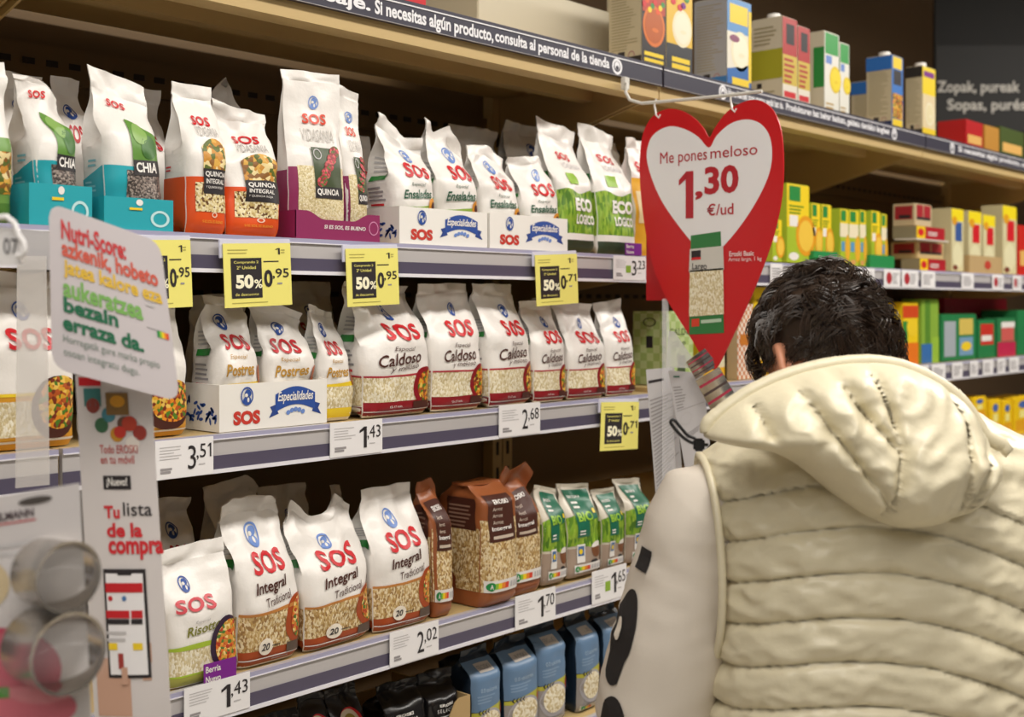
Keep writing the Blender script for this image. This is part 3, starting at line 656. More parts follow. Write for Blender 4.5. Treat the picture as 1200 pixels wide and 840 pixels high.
bag('rice_bag', 'yellow and white rice bag half hidden behind the heart sign', RB, None, 'yellow', 742, 776, 166, 1.425, Z1, .03, seed=14)
# ------------------------------------------------------------------ middle shelf
G = 'rice bags behind the hanging strip'
bag('rice_bag', 'white and yellow rice bag behind the clear hanging strip', RB, G, 'paella', -14, 88, 318, 1.425, Z2, .035, seed=15)
bag('rice_bag', 'yellow and orange rice bag peeking out behind the hanging signs', RB, G, 'paella', 118, 221, 345, 1.425, Z2, .035, seed=16, amp=.004)
G = 'gold lettered rice bags on the middle shelf'
bag('rice_bag', 'rice bag with gold lettering, leftmost in the Especialidades tray', RB, G, 'postres', 244, 305, 350, 1.428, Z2, .035, 0, 0.0035, .012, seed=17, amp=.0045, lean=.05, prof=[(-1, .02), (0, .03), (1, -.04)], inx=(257, 383, 1.414))
bag('rice_bag', 'rice bag with gold lettering, middle of the three', RB, G, 'postres', 316, 370, 358, 1.428, Z2, .033, 0, 0.0035, .012, seed=18, amp=.0045, lean=.05, prof=[(-1, .05), (.2, 0), (1, -.08)], inx=(257, 383, 1.414))
bag('rice_bag', 'rice bag with gold lettering and yellow base, standing outside the tray', RB, G, 'postres', 368, 414, 362, 1.425, Z2, .03, 0, 0, .012, seed=19, amp=.004, lean=.05, prof=[(-1, .03), (1, -.03)], wt=-.1)
G = 'large red banded rice bags on the middle shelf'
bag('rice_bag', 'wide red banded rice bag under a yellow tag, leftmost of the large ones', RB, G, 'caldoso', 428, 507, 338, 1.412, Z2, .05, 3, 0, .012, seed=20, amp=.005, lean=.04, prof=[(-1, .08), (0, 0), (1, .03)])
bag('rice_bag', 'large red banded rice bag in the middle of the large ones', RB, G, 'caldoso', 494, 567, 333, 1.414, Z2, .04, 0, 0, .016, seed=21, amp=.003, lean=.03, prof=[(-1, .0), (1, .02)])
bag('rice_bag', 'large red banded rice bag with a green mark on its side gusset', RB, G, 'caldoso', 564, 626, 333, 1.412, Z2, .038, 8, 0, .02, seed=22, amp=.003, lean=.04, wt=.02)
G = 'small red banded rice bags on the middle shelf'
bag('rice_bag', 'small red banded rice bag under a yellow tag, leftmost of the small ones', RB, G, 'caldoso', 624, 665, 352, 1.412, Z2, .034, 0, 0, .016, seed=23, amp=.0025, lean=.04)
bag('rice_bag', 'small red banded rice bag in the middle of the small ones', RB, G, 'caldoso', 669, 711, 355, 1.413, Z2, .034, 0, 0, .016, seed=24, amp=.003, lean=.05, prof=[(-1, .02), (1, -.02)])
bag('rice_bag', 'small red banded rice bag at the right end of the middle shelf', RB, G, 'caldoso', 707, 746, 354, 1.413, Z2, .03, 0, 0, .018, seed=25, amp=.0025, lean=.05, prof=[(-1, -.02), (.6, .03), (1, .06)])
# ------------------------------------------------------------------ lower shelf
bag('rice_bag', 'small white rice bag with a bowl of vegetable rice, beside the purple new tag', RB, None, 'risotto', 200, 279, 634, 1.408, Z3, .03, 0, 0, .02, seed=26, amp=.0022, lean=.05, prof=[(-1, -.01), (1, .02)])
G = 'brown rice bags with orange bases on the lower shelf'
bag('rice_bag', 'white and orange brown rice bag next to the small bowl bag', RB, G, 'integral', 264, 352, 582, 1.412, Z3, .042, 0, 0, .022, seed=27, amp=.0035, lean=.05, prof=[(-1, -.01), (-.7, .03), (.8, .0), (1, -.04)])
bag('rice_bag', 'white and orange brown rice bag with two pointed ears, middle of three', RB, G, 'integral', 347, 437, 592, 1.412, Z3, .042, 4, 0, .016, seed=28, amp=.004, lean=.05, prof=[(-1, .03), (-.75, .12), (-.2, -.06), (.3, -.02), (.6, .11), (1, -.02)])
bag('rice_bag', 'white and orange brown rice bag with a straight top, beside the copper bags', RB, G, 'integral', 430, 507, 566, 1.411, Z3, .04, 0, 0, .022, seed=29, amp=.0025, lean=.05, wt=-.04)
G = 'copper coloured rice packs on the lower shelf'
bag('rice_pack', 'copper rice pack half hidden behind the white rice bag', RB, G, 'brown', 490, 531, 562, 1.412, Z3, .035, 0, 0, .02, seed=30, amp=.003, lean=.03, vt=.75, prof=[(-1, .0), (.5, .03), (1, -.05)])
bag('rice_pack', 'wide flat topped copper rice pack in the middle', RB, G, 'brown', 558, 598, 560, 1.412, Z3, .04, 2, 0, .004, seed=31, amp=.0016, lean=.0, vt=.86, gus=.3, tmin=.02)
bag('rice_pack', 'tall copper rice pack with a crumpled top beside the green packs', RB, G, 'brown', 595, 635, 545, 1.413, Z3, .034, 0, 0, .03, seed=32, amp=.0035, lean=.03, vt=.7, prof=[(-1, .04), (-.4, -.02), (.5, .06), (1, -.05)], fold=-.3)
G = 'green and beige rice packs on the lower shelf'
bag('rice_pack', 'green rice pack with brown bowl, first beside the copper packs', RB, G, 'bio', 628, 664, 566, 1.415, Z3, .03, 0, .004, .008, seed=33, amp=.003, prof=[(-1, .02), (1, -.06)], vt=.65)
bag('rice_pack', 'green rice pack with brown bowl, second beside the copper packs', RB, G, 'bio', 662, 704, 563, 1.415, Z3, .03, 0, .004, .008, seed=34, amp=.0035, prof=[(-1, .02), (1, -.03)], vt=.65, lean=.04)
bag('rice_pack', 'green rice pack with brown bowl, third and narrowest looking', RB, G, 'bio', 697, 731, 570, 1.415, Z3, .03, 0, .004, .008, seed=35, amp=.0025, vt=.65)
bag('rice_pack', 'green rice pack with brown bowl, last before the white sleeve', RB, G, 'bio', 735, 763, 557, 1.415, Z3, .032, 0, .004, .01, seed=36, amp=.0035, prof=[(-1, .03), (1, -.02)], vt=.65)
# ------------------------------------------------------------------ bottom shelf in view
G = 'black bags with a red oval on the bottom shelf'
for i, (a, c, tp, sd, lb) in enumerate([(318, 366, 826, 1, 'black bag with a red oval, leftmost at the bottom edge'), (360, 398, 806, 2, 'black bag with a red oval, second from the left at the bottom edge'),
        (400, 437, 797, 3, 'black bag with a red oval, beside the brown carton')]):
    bag('black_bag', lb, RB, G, 'oval', a, c, tp, 1.44, Z4, .035, 0, 0, .012, seed=40 + sd, amp=.004, lean=.06, vt=.6)
G = 'black bags in the brown carton'
tray('open brown cardboard carton around the two black bags, bottom shelf', 440, 551, 1.425, Z4, .2, .11, KRAFT, None, 0, .05, None, 'open_carton')
bag('black_bag', 'plain black bag with white lettering, left one in the brown carton', RB, G, 'black', 455, 499, 792, 1.44, Z4, .03, -4, 0.0035, .015, seed=45, amp=.004, lean=.02, vt=.8, inx=(440, 551, 1.425))
bag('black_bag', 'plain black bag with white lettering, right one in the brown carton', RB, G, 'black', 502, 545, 780, 1.44, Z4, .03, 0, 0.0035, .018, seed=46, amp=.0035, lean=.02, vt=.82, inx=(440, 551, 1.425))
G = 'dark blue oat packs on the bottom shelf'
for i, (a, c, tp, sd, lb) in enumerate([(556, 588, 752, 1, 'dark blue oat pack beside the brown carton'), (594, 632, 740, 2, 'dark blue oat pack second from the brown carton'), (633, 664, 722, 3, 'dark blue oat pack third from the brown carton'),
        (677, 704, 712, 4, 'dark blue oat pack fourth from the brown carton'), (710, 738, 703, 5, 'dark blue oat pack beside the white sleeve, last of the row')]):
    bag('oat_pack', lb, RB, G, 'oat', a, c, tp, 1.43, Z4, .034, (0, 0, -4, 3, 0)[i], 0, .014, seed=50 + sd, amp=.002, lean=.02, vt=.8, gus=.3)
bag('oat_pack', 'dark blue oat pack standing behind the black bags', RB, G, 'oat', 528, 556, 765, 1.52, Z4, .034, 0, 0, .014, seed=57, amp=.002, vt=.8, gus=.3)

# ------------------------------------------------------------------ white bags in the back rows, each its own bag
G = 'white rice bags in the back rows'
def backbag(px0, px1, ptop, Y, Z, sd, lb, **kw): bag('rice_bag', lb, RB, G, 'back', px0, px1, ptop, Y, Z, .035, 0, 0, .024, seed=60 + sd, amp=.004, lean=.04, **kw)
backbag(4, 66, 88, 1.56, Z1, 1, 'grey shaded white bag behind the left chia bag')
backbag(58, 112, 92, 1.56, Z1, 2, 'grey shaded white bag between the two chia bags')
backbag(150, 205, 104, 1.58, Z1, 3, 'grey shaded white bag behind the straight orange quinoa bag')
backbag(246, 300, 108, 1.56, Z1, 4, 'white bag with a pointed flap behind the crumpled orange bag', prof=[(-1, -.08), (-.5, -.05), (.3, .1), (1, -.1)])
backbag(404, 450, 160, 1.6, Z1, 5, 'white bag behind the right end of the purple tray')
backbag(546, 602, 152, 1.6, Z1, 6, 'grey shaded white bag behind the third salad rice bag')
backbag(608, 660, 148, 1.60, Z1, 7, 'tall grey shaded white bag behind the left ecological rice bag')
backbag(706, 742, 166, 1.56, Z1, 8, 'white bag behind the right ecological rice bag')
backbag(345, 404, 330, 1.56, Z2, 9, 'dark shaded white bag between two yellow tags on the middle shelf')
backbag(244, 300, 345, 1.58, Z2, 10, 'shaded white bag behind the leftmost gold lettered bag')
backbag(642, 690, 350, 1.56, Z2, 11, 'white bag behind the small red banded bags')
backbag(192, 238, 578, 1.57, Z3, 12, 'shaded white bag behind the small bowl bag')
backbag(150, 200, 590, 1.56, Z3, 13, 'shaded white bag at the left end of the lower shelf')
backbag(258, 320, 562, 1.60, Z3, 14, 'shaded white bag behind the brown rice bag next to the bowl bag', prof=[(-1, -.02), (.5, .06), (1, -.06)])
backbag(322, 374, 566, 1.62, Z3, 15, 'shaded white bag behind the two eared bag')
backbag(372, 420, 568, 1.56, Z3, 16, 'shaded white bag behind and left of the straight topped bag')
# ------------------------------------------------------------------ price tags on the rails
def ptag(px0, px1, y0, y1, whole, cents, label, Y=YF - .0035, rot=0, green=False, mini=False, red=False, group='white price tags on the shelf rails'):
    p0 = atY(px0, (y0 + y1) / 2, Y); p1 = atY(px1, (y0 + y1) / 2, Y); c = (px0 + px1) / 2
    zt = atY(c, y0, Y).z; zb = atY(c, y1, Y).z; W = p1.x - p0.x; H = zt - zb
    t = thing('price_tag', label, 'price tag', (p0.x, Y, zb), 0, group); t.rotation_euler = (0, math.radians(rot), 0)
    b = MB(); b.box((0, 0, 0), (W, .0012, H), PAPER); sf = Flat((0, 0, 0), (1, 0, 0), (0, 0, 1), W, H)
    if mini:
        if red: ell(b, sf, 'front', .3, .5, .17, .34, M('#b02a34', .5), .0006)
        lines(b, sf, 'front', .5 if red else .12, .9, .2, .85, 5, GREY, .0005, seed=px0)
    else:
        lines(b, sf, 'front', .07, .48, .5, .88, 5, LGREY, .0004, seed=px0, th=.3); lines(b, sf, 'front', .08, .3, .14, .3, 2, GREY, .0004, seed=px0, th=.8)
        text(b, sf, 'front', whole, .62, .5, .14, .62, INK, .0006, .0); text(b, sf, 'front', cents, .83, .62, .26, .42, INK, .0006, .0); lines(b, sf, 'front', .74, .92, .28, .36, 1, LGREY, .0005)
        if green: patch(b, sf, 'front', .37, .52, .3, .6, M('#8fb33a', .5), .0006)
    b.build('tag_card', t); return t
ptag(182, 250, 514, 559, '3', ',51', 'white price tag reading 3,51')
ptag(387, 448, 493, 533, '1', ',43', 'white price tag reading 1,43 on the middle shelf rail')
ptag(585, 633, 473, 510, '2', ',68', 'white price tag reading 2,68')
ptag(216, 293, 797, 840, '1', ',43', 'white price tag reading 1,43 below the purple new tag')
ptag(457, 514, 734, 774, '2', ',02', 'white price tag reading 2,02')
ptag(604, 651, 693, 732, '1', ',70', 'white price tag reading 1,70')
ptag(694, 734, 665, 703, '1', ',65', 'white price tag with a green square reading 1,65', green=True)
ptag(719, 757, 300, 328, '3', ',23', 'white price tag with a green square reading 3,23', green=True)
def newtag(px0, px1, y0, y1, label):
    Y = YF - .003; p0 = atY(px0, y0, Y); p1 = atY(px1, y0, Y); c = (px0 + px1) / 2; zt = atY(c, y0, Y).z; zb = atY(c, y1, Y).z
    W = p1.x - p0.x; H = zt - zb; t = thing('new_product_tag', label, 'tag', (p0.x, Y, zb), 0, 'purple new product tags')
    b = MB(); b.box((0, 0, 0), (W, .001, H), M('#7c1f8e', .45)); sf = Flat((0, 0, 0), (1, 0, 0), (0, 0, 1), W, H)
    text(b, sf, 'front', 'Berria', .28, .72, .46, .3, WHITE, .0005, .02); text(b, sf, 'front', 'Nuevo', .28, .26, .46, .3, WHITE, .0005, .02); b.build('tag_card', t)
newtag(239, 277, 774, 799, 'purple Berria Nuevo tag under the small bowl rice bag'); newtag(733, 752, 285, 299, 'small purple Berria Nuevo tag above the 3,23 price')
def promo(px0, px1, y0, y1, label, cents, top, rot=2.5, lean=6):
    Y = YF - .012; p0 = atY(px0, (y0 + y1) / 2, Y); p1 = atY(px1, (y0 + y1) / 2, Y); c = (px0 + px1) / 2
    zt = atY(c, y0, Y).z; zb = atY(c, y1, Y).z; W = p1.x - p0.x; H = zt - zb
    t = thing('promotion_tag', label, 'price tag', ((p0.x + p1.x) / 2, Y, zt), 0, 'yellow half price tags'); t.rotation_euler = (math.radians(-lean * 0), math.radians(-rot), 0)
    b = MB(); b.box((-W / 2, 0, -H), (W / 2, .001, 0), YTAG); sf = Flat((-W / 2, 0, -H), (1, 0, 0), (0, 0, 1), W, H)
    lines(b, sf, 'front', .06, .5, .84, .94, 2, M('#b8ae58', .5), .0004, th=.3); lines(b, sf, 'front', .58, .95, .7, .74, 1, INK, .0004)
    text(b, sf, 'front', top, .8, .87, .07, .1, INK, .0005); lines(b, sf, 'front', .85, .94, .84, .92, 2, M('#b8ae58', .5), .0004)
    patch(b, sf, 'front', .1, .55, .14, .77, INK, .0005)
    text(b, sf, 'front', 'Comprando 2', .32, .7, .36, .05, YTAG, .001, .01); text(b, sf, 'front', '2ª Unidad', .32, .62, .28, .05, YTAG, .001, .01)
    text(b, sf, 'front', '50', .29, .4, .26, .22, M('#fbf6d8', .5), .001, .05); text(b, sf, 'front', '%', .49, .36, .12, .14, M('#fbf6d8', .5), .001, .02); text(b, sf, 'front', 'de descuento', .32, .2, .34, .045, YTAG, .001)
    text(b, sf, 'front', '0', .645, .44, .13, .28, INK, .0006, .035); text(b, sf, 'front', ',' + cents, .835, .51, .25, .17, INK, .0006, .01); lines(b, sf, 'front', .78, .9, .34, .4, 1, GREY, .0005); lines(b, sf, 'front', .1, .95, .06, .09, 1, M('#b8ae58', .5), .0004)
    b.build('tag_card', t)
    h = MB(); h.box((-W / 2 - .004, .0025, -.02), (W / 2 + .002, .0055, .006), M('#d8d8ea', .2), .0008); h.build('plastic_holder', t)
promo(160, 223, 281, 361, 'yellow 50% tag reading 0,95, cut off behind the hanging sign', '95', '1')
promo(261, 340, 285, 359, 'yellow 50% tag reading 0,95 above the gold lettered bags', '95', '1')
promo(405, 466, 291, 358, 'yellow 50% tag reading 0,95 above the wide red banded bag', '95', '1')
promo(627, 676, 298, 357, 'yellow 50% tag reading 0,71 on the upper rail', '71', '1', 3)
promo(705, 749, 471, 527, 'yellow 50% tag reading 0,71 on the middle rail, beside the hanging papers', '71', '1', -3)
for i, (a, c, r) in enumerate([(903, 917, 0), (932, 944, 0), (951, 973, 1), (977, 993, 0), (995, 1011, 0), (1015, 1025, 0), (1036, 1055, 1), (1057, 1076, 1), (1080, 1096, 0), (1127, 1141, 0), (1163, 1176, 1), (1187, 1197, 1)]):
    m = (a + c) / 2; yt = HOR - (1.695 - 1.6) * FPX / (YF / (SA - CA * (m - 600) / FPX)); yb = HOR - (1.648 - 1.6) * FPX / (YF / (SA - CA * (m - 600) / FPX))
    nm = ['first', 'second', 'third', 'fourth', 'fifth', 'sixth', 'seventh', 'eighth', 'ninth', 'tenth', 'eleventh', 'twelfth'][i]
    ptag(a, c, yt, yb, '', '', 'small %sprice tag on the far upper rail, %s from the heart sign' % ('red marked ' if r else 'white ', nm), mini=True, red=r, group='blurred price tags on the far upper rail')
for i, (a, c) in enumerate([(1075, 1088), (1092, 1108), (1116, 1128), (1137, 1146), (1152, 1164), (1169, 1178), (1183, 1194)]):
    m = (a + c) / 2; k = FPX / (YF / (SA - CA * (m - 600) / FPX)); nm = ['first', 'second', 'third', 'fourth', 'fifth', 'sixth', 'seventh'][i]
    ptag(a, c, HOR + .171 * k, HOR + .218 * k, '', '', 'small white price tag on the far middle rail, %s right of the hood' % nm, mini=True, group='blurred price tags on the far middle rail')
for i, (a, c) in enumerate([(1166, 1173), (1181, 1189)]):
    m = (a + c) / 2; k = FPX / (YF / (SA - CA * (m - 600) / FPX))
    ptag(a, c, HOR + .438 * k, HOR + .485 * k, '', '', 'small white price tag on the far lower rail, %s one' % ('left', 'right')[i], mini=True, group='blurred price tags on the far lower rail')

# ------------------------------------------------------------------ cartons and boxes
BEIGE = M('#c9bd9f', .5); TXT = M('#a39878', .5)
def box_item(name, label, cat, group, pc, pr, Y, Z, H, ps=None, depth=.07, m=BEIGE, deco=None, cap=None, bev=.002, yaw=0):
    x0 = atY(pc, 300, Y).x; x1 = atY(pr, 300, Y).x
    if ps is not None: depth = atX(ps, 300, x0).y - Y
    W = x1 - x0; t = thing(name, label, cat, ((x0 + x1) / 2, Y, Z + .0015), math.radians(yaw), group)
    b = MB(); b.box((-W / 2, 0, 0), (W / 2, depth, H), m, bev)
    S = BoxS(W, depth, H)
    if deco: deco(b, S)
    b.build('carton_body', t)
    if cap:
        c = MB(); n = 20; cx, cy = 0, depth * .5; rr = cap
        rings = []
        for r, z in ((rr, H), (rr, H + .012), (rr * .95, H + .014)): rings.append([(cx + r * math.cos(2 * math.pi * i / n), cy + r * math.sin(2 * math.pi * i / n), z) for i in range(n)])
        c.rings(rings, WHITE); c.build('screw_cap', t, 40)
    return t
def side_print(b, S, seed=1, base=None, v0=.2, v1=.95):
    if base: patch(b, S, 'left', 0.02, .98, .02, .98, base, .0004)
    lines(b, S, 'left', .1, .9, v0, v1, 24, TXT, .0006, seed=seed, th=.3); patch(b, S, 'left', .3, .5, .06, .16, INK, .0007); ell(b, S, 'left', .7, .11, .1, .05, M('#b08080', .5), .0007, ring=.75)
def bowl(b, S, u, v, r, c1, c2, zone='front'):
    w, h = S.size(zone); k = w / h
    ell(b, S, zone, u, v, r, r * k * 1.1, c1, .0006); ell(b, S, zone, u, v, r * .82, r * k * .9, c2, .0009); ell(b, S, zone, u + r * .1, v - r * k * .2, r * .3, r * k * .12, c1, .0012)
def dk_soup(b, S):
    side_print(b, S, 2, v0=.18, v1=.9); patch(b, S, 'left', 0.01, .99, .0, .10, M('#2a2422', .5), .001)
    patch(b, S, 'front', .0, 1, .0, .99, M('#2b2628', .4), .0004); patch(b, S, 'front', .03, .97, .55, .97, M('#b83a24', .4), .0005); bowl(b, S, .5, .42, .46, M('#d8722a', .4), M('#b85a1c', .4))
    for i in range(8): ell(b, S, 'front', .1 + .11 * i, .62 + .05 * math.sin(i * 2.1), .08, .03, [RED, ORANGE, YEL, GREEN][i % 4], .0012)
    patch(b, S, 'front', .1, .9, .11, .15, YEL, .0006); patch(b, S, 'front', .1, .9, .05, .085, YEL, .0006)
def dk_cream(b, S):
    patch(b, S, 'front', 0, 1, .3, .99, M('#e2b838', .4), .0004); patch(b, S, 'front', 0, 1, 0, .3, M('#2e3036', .4), .0004); bowl(b, S, .6, .48, .38, M('#ede3c0', .4), M('#f2ead0', .4))
    for i in range(5): ell(b, S, 'front', .25 + .13 * i, .74 + .06 * math.sin(i * 2), .1, .035, [RED, YEL, RED, PURP, GREEN][i], .0012)
    patch(b, S, 'front', .2, .9, .12, .17, YEL, .0006); patch(b, S, 'front', .2, .9, .05, .1, YEL, .0006); patch(b, S, 'left', 0, 1, 0, 1, BEIGE, .0003)
def dk_bluey(b, S):
    side_print(b, S, 5, M('#a9acb0', .5)); patch(b, S, 'left', 0, 1, .0, .12, M('#3f7ab8', .5), .001); patch(b, S, 'front', 0, 1, 0, .99, M('#e8e2d2', .4), .0004)
    patch(b, S, 'front', 0, 1, .62, .99, M('#5b93cc', .4), .0005); patch(b, S, 'front', .1, .85, .72, .93, YEL, .0008); bowl(b, S, .55, .42, .4, M('#efe6c4', .4), M('#f6efd4', .4)); patch(b, S, 'front', 0, 1, 0, .26, M('#2f6ab0', .4), .0006, hi=lambda u: .2 + .1 * u)
    patch(b, S, 'front', .2, .9, .04, .12, YEL, .0009); patch(b, S, 'front', .88, 1, .1, .9, YEL, .001); ell(b, S, 'front', .3, .55, .2, .04, M('#8a4a6a', .4), .0012)
def dk_lime(b, S):
    lines(b, S, 'left', .1, .9, .68, .92, 5, TXT, .0006); patch(b, S, 'left', 0, 1, .27, .62, M('#a8a428', .5), .0006); patch(b, S, 'left', .2, .35, .17, .23, INK, .0008); lines(b, S, 'left', .1, .9, .03, .15, 3, TXT, .0006)
    dk_redf(b, S)
def dk_redf(b, S):
    patch(b, S, 'front', 0, 1, .55, .99, M('#b02a2a', .4), .0004); patch(b, S, 'front', .25, .8, .68, .92, INK, .0006); patch(b, S, 'front', 0, 1, .2, .55, M('#cdb44a', .4), .0004); lines(b, S, 'front', .1, .9, .22, .54, 5, M('#b0402a', .4), .0008, th=.5); patch(b, S, 'front', 0, 1, .0, .2, M('#e4dccc', .4), .0004); patch(b, S, 'front', .1, .9, .05, .12, RED, .0006)
def dk_green(b, S):
    patch(b, S, 'left', .3, 1, .3, .8, M('#2c8a3c', .5), .0005); patch(b, S, 'front', 0, 1, 0, .99, M('#e8e6dc', .4), .0003); patch(b, S, 'front', .05, .95, .72, .98, M('#2f9a44', .4), .0006); bowl(b, S, .75, .42, .4, M('#e8c81c', .4), M('#f0d830', .4)); patch(b, S, 'front', .1, .5, .6, .7, SKY, .0006); lines(b, S, 'front', .1, .9, .04, .14, 2, M('#c0a060', .4), .0006)
def dk_blue(b, S):
    side_print(b, S, 8); patch(b, S, 'left', 0, 1, .8, .99, M('#2f6fc0', .5), .001); patch(b, S, 'left', 0, 1, 0, .1, M('#26325c', .5), .001); patch(b, S, 'front', 0, 1, 0, .99, M('#3f78c4', .4), .0003); patch(b, S, 'front', .1, .9, .82, .98, YEL, .0006); patch(b, S, 'front', .15, .85, .6, .8, INK, .0006)
    patch(b, S, 'front', .05, .95, .14, .48, DISH, .0008); patch(b, S, 'front', .05, .95, .02, .13, YEL, .0006)
def dk_dark(b, S):
    side_print(b, S, 9); patch(b, S, 'left', 0, 1, .84, .99, M('#2a2624', .5), .001); patch(b, S, 'left', 0, 1, 0, .1, M('#3a3632', .5), .001); patch(b, S, 'front', 0, 1, .6, .99, M('#f0d428', .4), .0003); patch(b, S, 'front', 0, 1, .1, .6, M('#e4d2a8', .4), .0003); patch(b, S, 'front', .1, .9, .85, .93, PURP, .0006); bowl(b, S, .55, .33, .34, M('#f0e8cc', .4), M('#e8dcb0', .4)); patch(b, S, 'front', 0, 1, 0, .12, YEL, .0006)
G = 'soup and broth cartons on the top shelf'
YT = 1.415
box_item('soup_carton', 'beige sided soup carton with a dark orange bowl front, at the strip joint', 'carton', G, 752, 780, YT, ZT, .2, 713, m=BEIGE, deco=dk_soup)
box_item('soup_carton', 'beige sided soup carton standing behind the orange bowl one', 'carton', G, 751.5, 779, 1.528, ZT, .2, depth=.095, m=BEIGE, deco=dk_soup)
box_item('soup_carton', 'yellow fronted cream soup carton tight between beige and blue cartons', 'carton', G, 781, 811, YT, ZT, .2, depth=.095, m=BEIGE, deco=dk_cream)
box_item('soup_carton', 'blue and yellow soup carton with a cream bowl and a grey side', 'carton', G, 852, 880, YT, ZT, .2, 813, m=M('#b4b2ac', .5), deco=dk_bluey)
box_item('soup_carton', 'beige and lime carton with a red front label and white cap', 'carton', G, 917, 934, YT, ZT, .2, 880, m=M('#d2c8b0', .5), deco=dk_lime, cap=.016)
box_item('soup_carton', 'red fronted carton with white cap right of the lime one', 'carton', G, 935, 949, YT, ZT, .19, depth=.08, m=M('#d8d0c0', .5), deco=dk_redf, cap=.016)
box_item('soup_carton', 'green and white carton with a yellow bowl, left of two', 'carton', G, 966, 983, YT, ZT, .2, 948, m=M('#d2c8b0', .5), deco=dk_green)
box_item('soup_carton', 'pale carton with a yellow bowl, right of the green one', 'carton', G, 984, 995, YT, ZT, .185, depth=.06, m=M('#d8d0c0', .5), deco=dk_green)
box_item('soup_carton', 'blue topped carton with white cap, facing the aisle, beside the green cartons', 'carton', G, 1045, 1058, YT, ZT, .2, 1015, m=BEIGE, deco=dk_blue, cap=.016)
box_item('soup_carton', 'blue topped carton with white cap, standing behind its twin', 'carton', G, 1044.5, 1057, 1.56, ZT, .2, depth=.13, m=BEIGE, deco=dk_blue, cap=.016)
box_item('soup_carton', 'dark topped carton with a yellow front, last before the black sign', 'carton', G, 1081, 1096, YT, ZT, .2, 1061, m=BEIGE, deco=dk_dark, cap=.016)
box_item('cardboard_box', 'plain cream cardboard box on the top shelf, left of the soup cartons', 'box', None, 560, 716, 1.60, ZT, .16, depth=.2, m=M('#d8cfb8', .6))
box_item('red_packet', 'small red packet on the top shelf above the written strip', 'packet', None, 474, 500, YT, ZT, .035, depth=.06, m=RED)
def dk_redbox(b, S): patch(b, S, 'front', .1, .9, .2, .5, M('#e0b060', .5), .0006)
G = 'red and gold packets at the far end of the top shelf'
box_item('red_packet', 'red packet on the far top shelf below the black sign', 'packet', G, 1132, 1152, 1.43, ZT, .09, depth=.09, m=M('#b81c20', .4), deco=dk_redbox)
box_item('red_packet', 'dark green packet on the far top shelf, rightmost below the black sign', 'packet', G, 1172, 1200, 1.43, ZT, .1, depth=.09, m=M('#4a5a2a', .4), deco=dk_redbox)
box_item('gold_packet', 'gold packet on the far top shelf below the black sign', 'packet', G, 1154, 1171, 1.43, ZT, .09, depth=.09, m=M('#c08a3a', .4))
# far upper shelf
def dk_yg(b, S):
    patch(b, S, 'front', 0, 1, .0, .45, M('#a8c030', .4), .0003); patch(b, S, 'front', 0, 1, .45, .99, M('#f2d424', .4), .0003); patch(b, S, 'front', .1, .6, .78, .97, M('#2a8a40', .4), .0006); ell(b, S, 'front', .85, .35, .45, .26, M('#e8a020', .4), .0006); ell(b, S, 'front', .85, .35, .34, .2, M('#f2c848', .4), .0009)
    patch(b, S, 'front', .12, .48, .46, .6, WHITE, .0006); lines(b, S, 'front', .1, .9, .62, .75, 3, M('#5a8a20', .4), .0006); patch(b, S, 'left', 0, 1, 0, 1, M('#b4c838', .5), .0003); ell(b, S, 'front', .3, .08, .22, .05, WHITE, .0009)
def dk_yw(b, S):
    patch(b, S, 'front', 0, 1, .0, .5, M('#a8c030', .4), .0003); patch(b, S, 'front', 0, 1, .5, .74, M('#efe4c4', .4), .0003); patch(b, S, 'front', 0, 1, .74, .99, M('#e8d028', .4), .0003); patch(b, S, 'front', .1, .7, .78, .97, M('#2a8a40', .4), .0006); patch(b, S, 'front', .15, .55, .25, .42, M('#5a9ac8', .4), .0006); ell(b, S, 'front', .9, .3, .3, .24, M('#e8b030', .4), .0006); patch(b, S, 'left', 0, 1, 0, 1, M('#b4c838', .5), .0003); ell(b, S, 'front', .4, .06, .3, .05, M('#d8a060', .4), .0009)
G = 'yellow and green boxes on the far upper shelf'
rows = [(905, 916, .10, dk_yg, 'yellow box half hidden behind the right lobe of the heart sign'), (922, 948, .19, dk_yg, 'tall yellow and green box beside the heart sign'), (951, 961, .15, dk_yg, 'narrow yellow box in the green tray, first right of the tall one'),
        (963, 974, .15, dk_yg, 'yellow and green box second right of the tall one'), (984.5, 994, .145, dk_yw, 'cream banded green box third right of the tall one'), (995, 1006, .145, dk_yw, 'cream banded green box fourth right of the tall one'),
        (1007.5, 1014.5, .148, dk_yw, 'cream banded green box fifth right of the tall one'), (1021, 1031, .15, dk_yg, 'yellow box in the second green tray'), (1033, 1039, .145, dk_yw, 'cream banded box at the right of the second green tray')]
for a, c, h, dk, lb in rows: box_item('soup_box', lb, 'box', G, a, c, 1.43, Z1 + .004, h, depth=.09, m=M('#c8cc40', .5), deco=dk)
G = 'green display trays on the far upper shelf'
tray('green tray in front of the first yellow boxes, above the hair', 953.5, 981.5, 1.42, Z1, .12, .035, M('#1f8a48', .5), None, 0, None, G)
tray('green tray in front of the last yellow boxes, above the hair', 1019.5, 1048, 1.42, Z1, .12, .035, M('#1f8a48', .5), None, 0, None, G)
def dk_redpk(b, S):
    patch(b, S, 'front', .0, .3, .0, .99, M('#f0c81c', .4), .0003); patch(b, S, 'front', .3, 1, 0, .99, M('#b0202c', .4), .0003); lines(b, S, 'front', .4, .9, .3, .7, 2, WHITE, .0006); ell(b, S, 'front', .15, .5, .1, .3, RED, .0006); patch(b, S, 'left', 0, 1, 0, 1, M('#8f8468', .6), .0003)
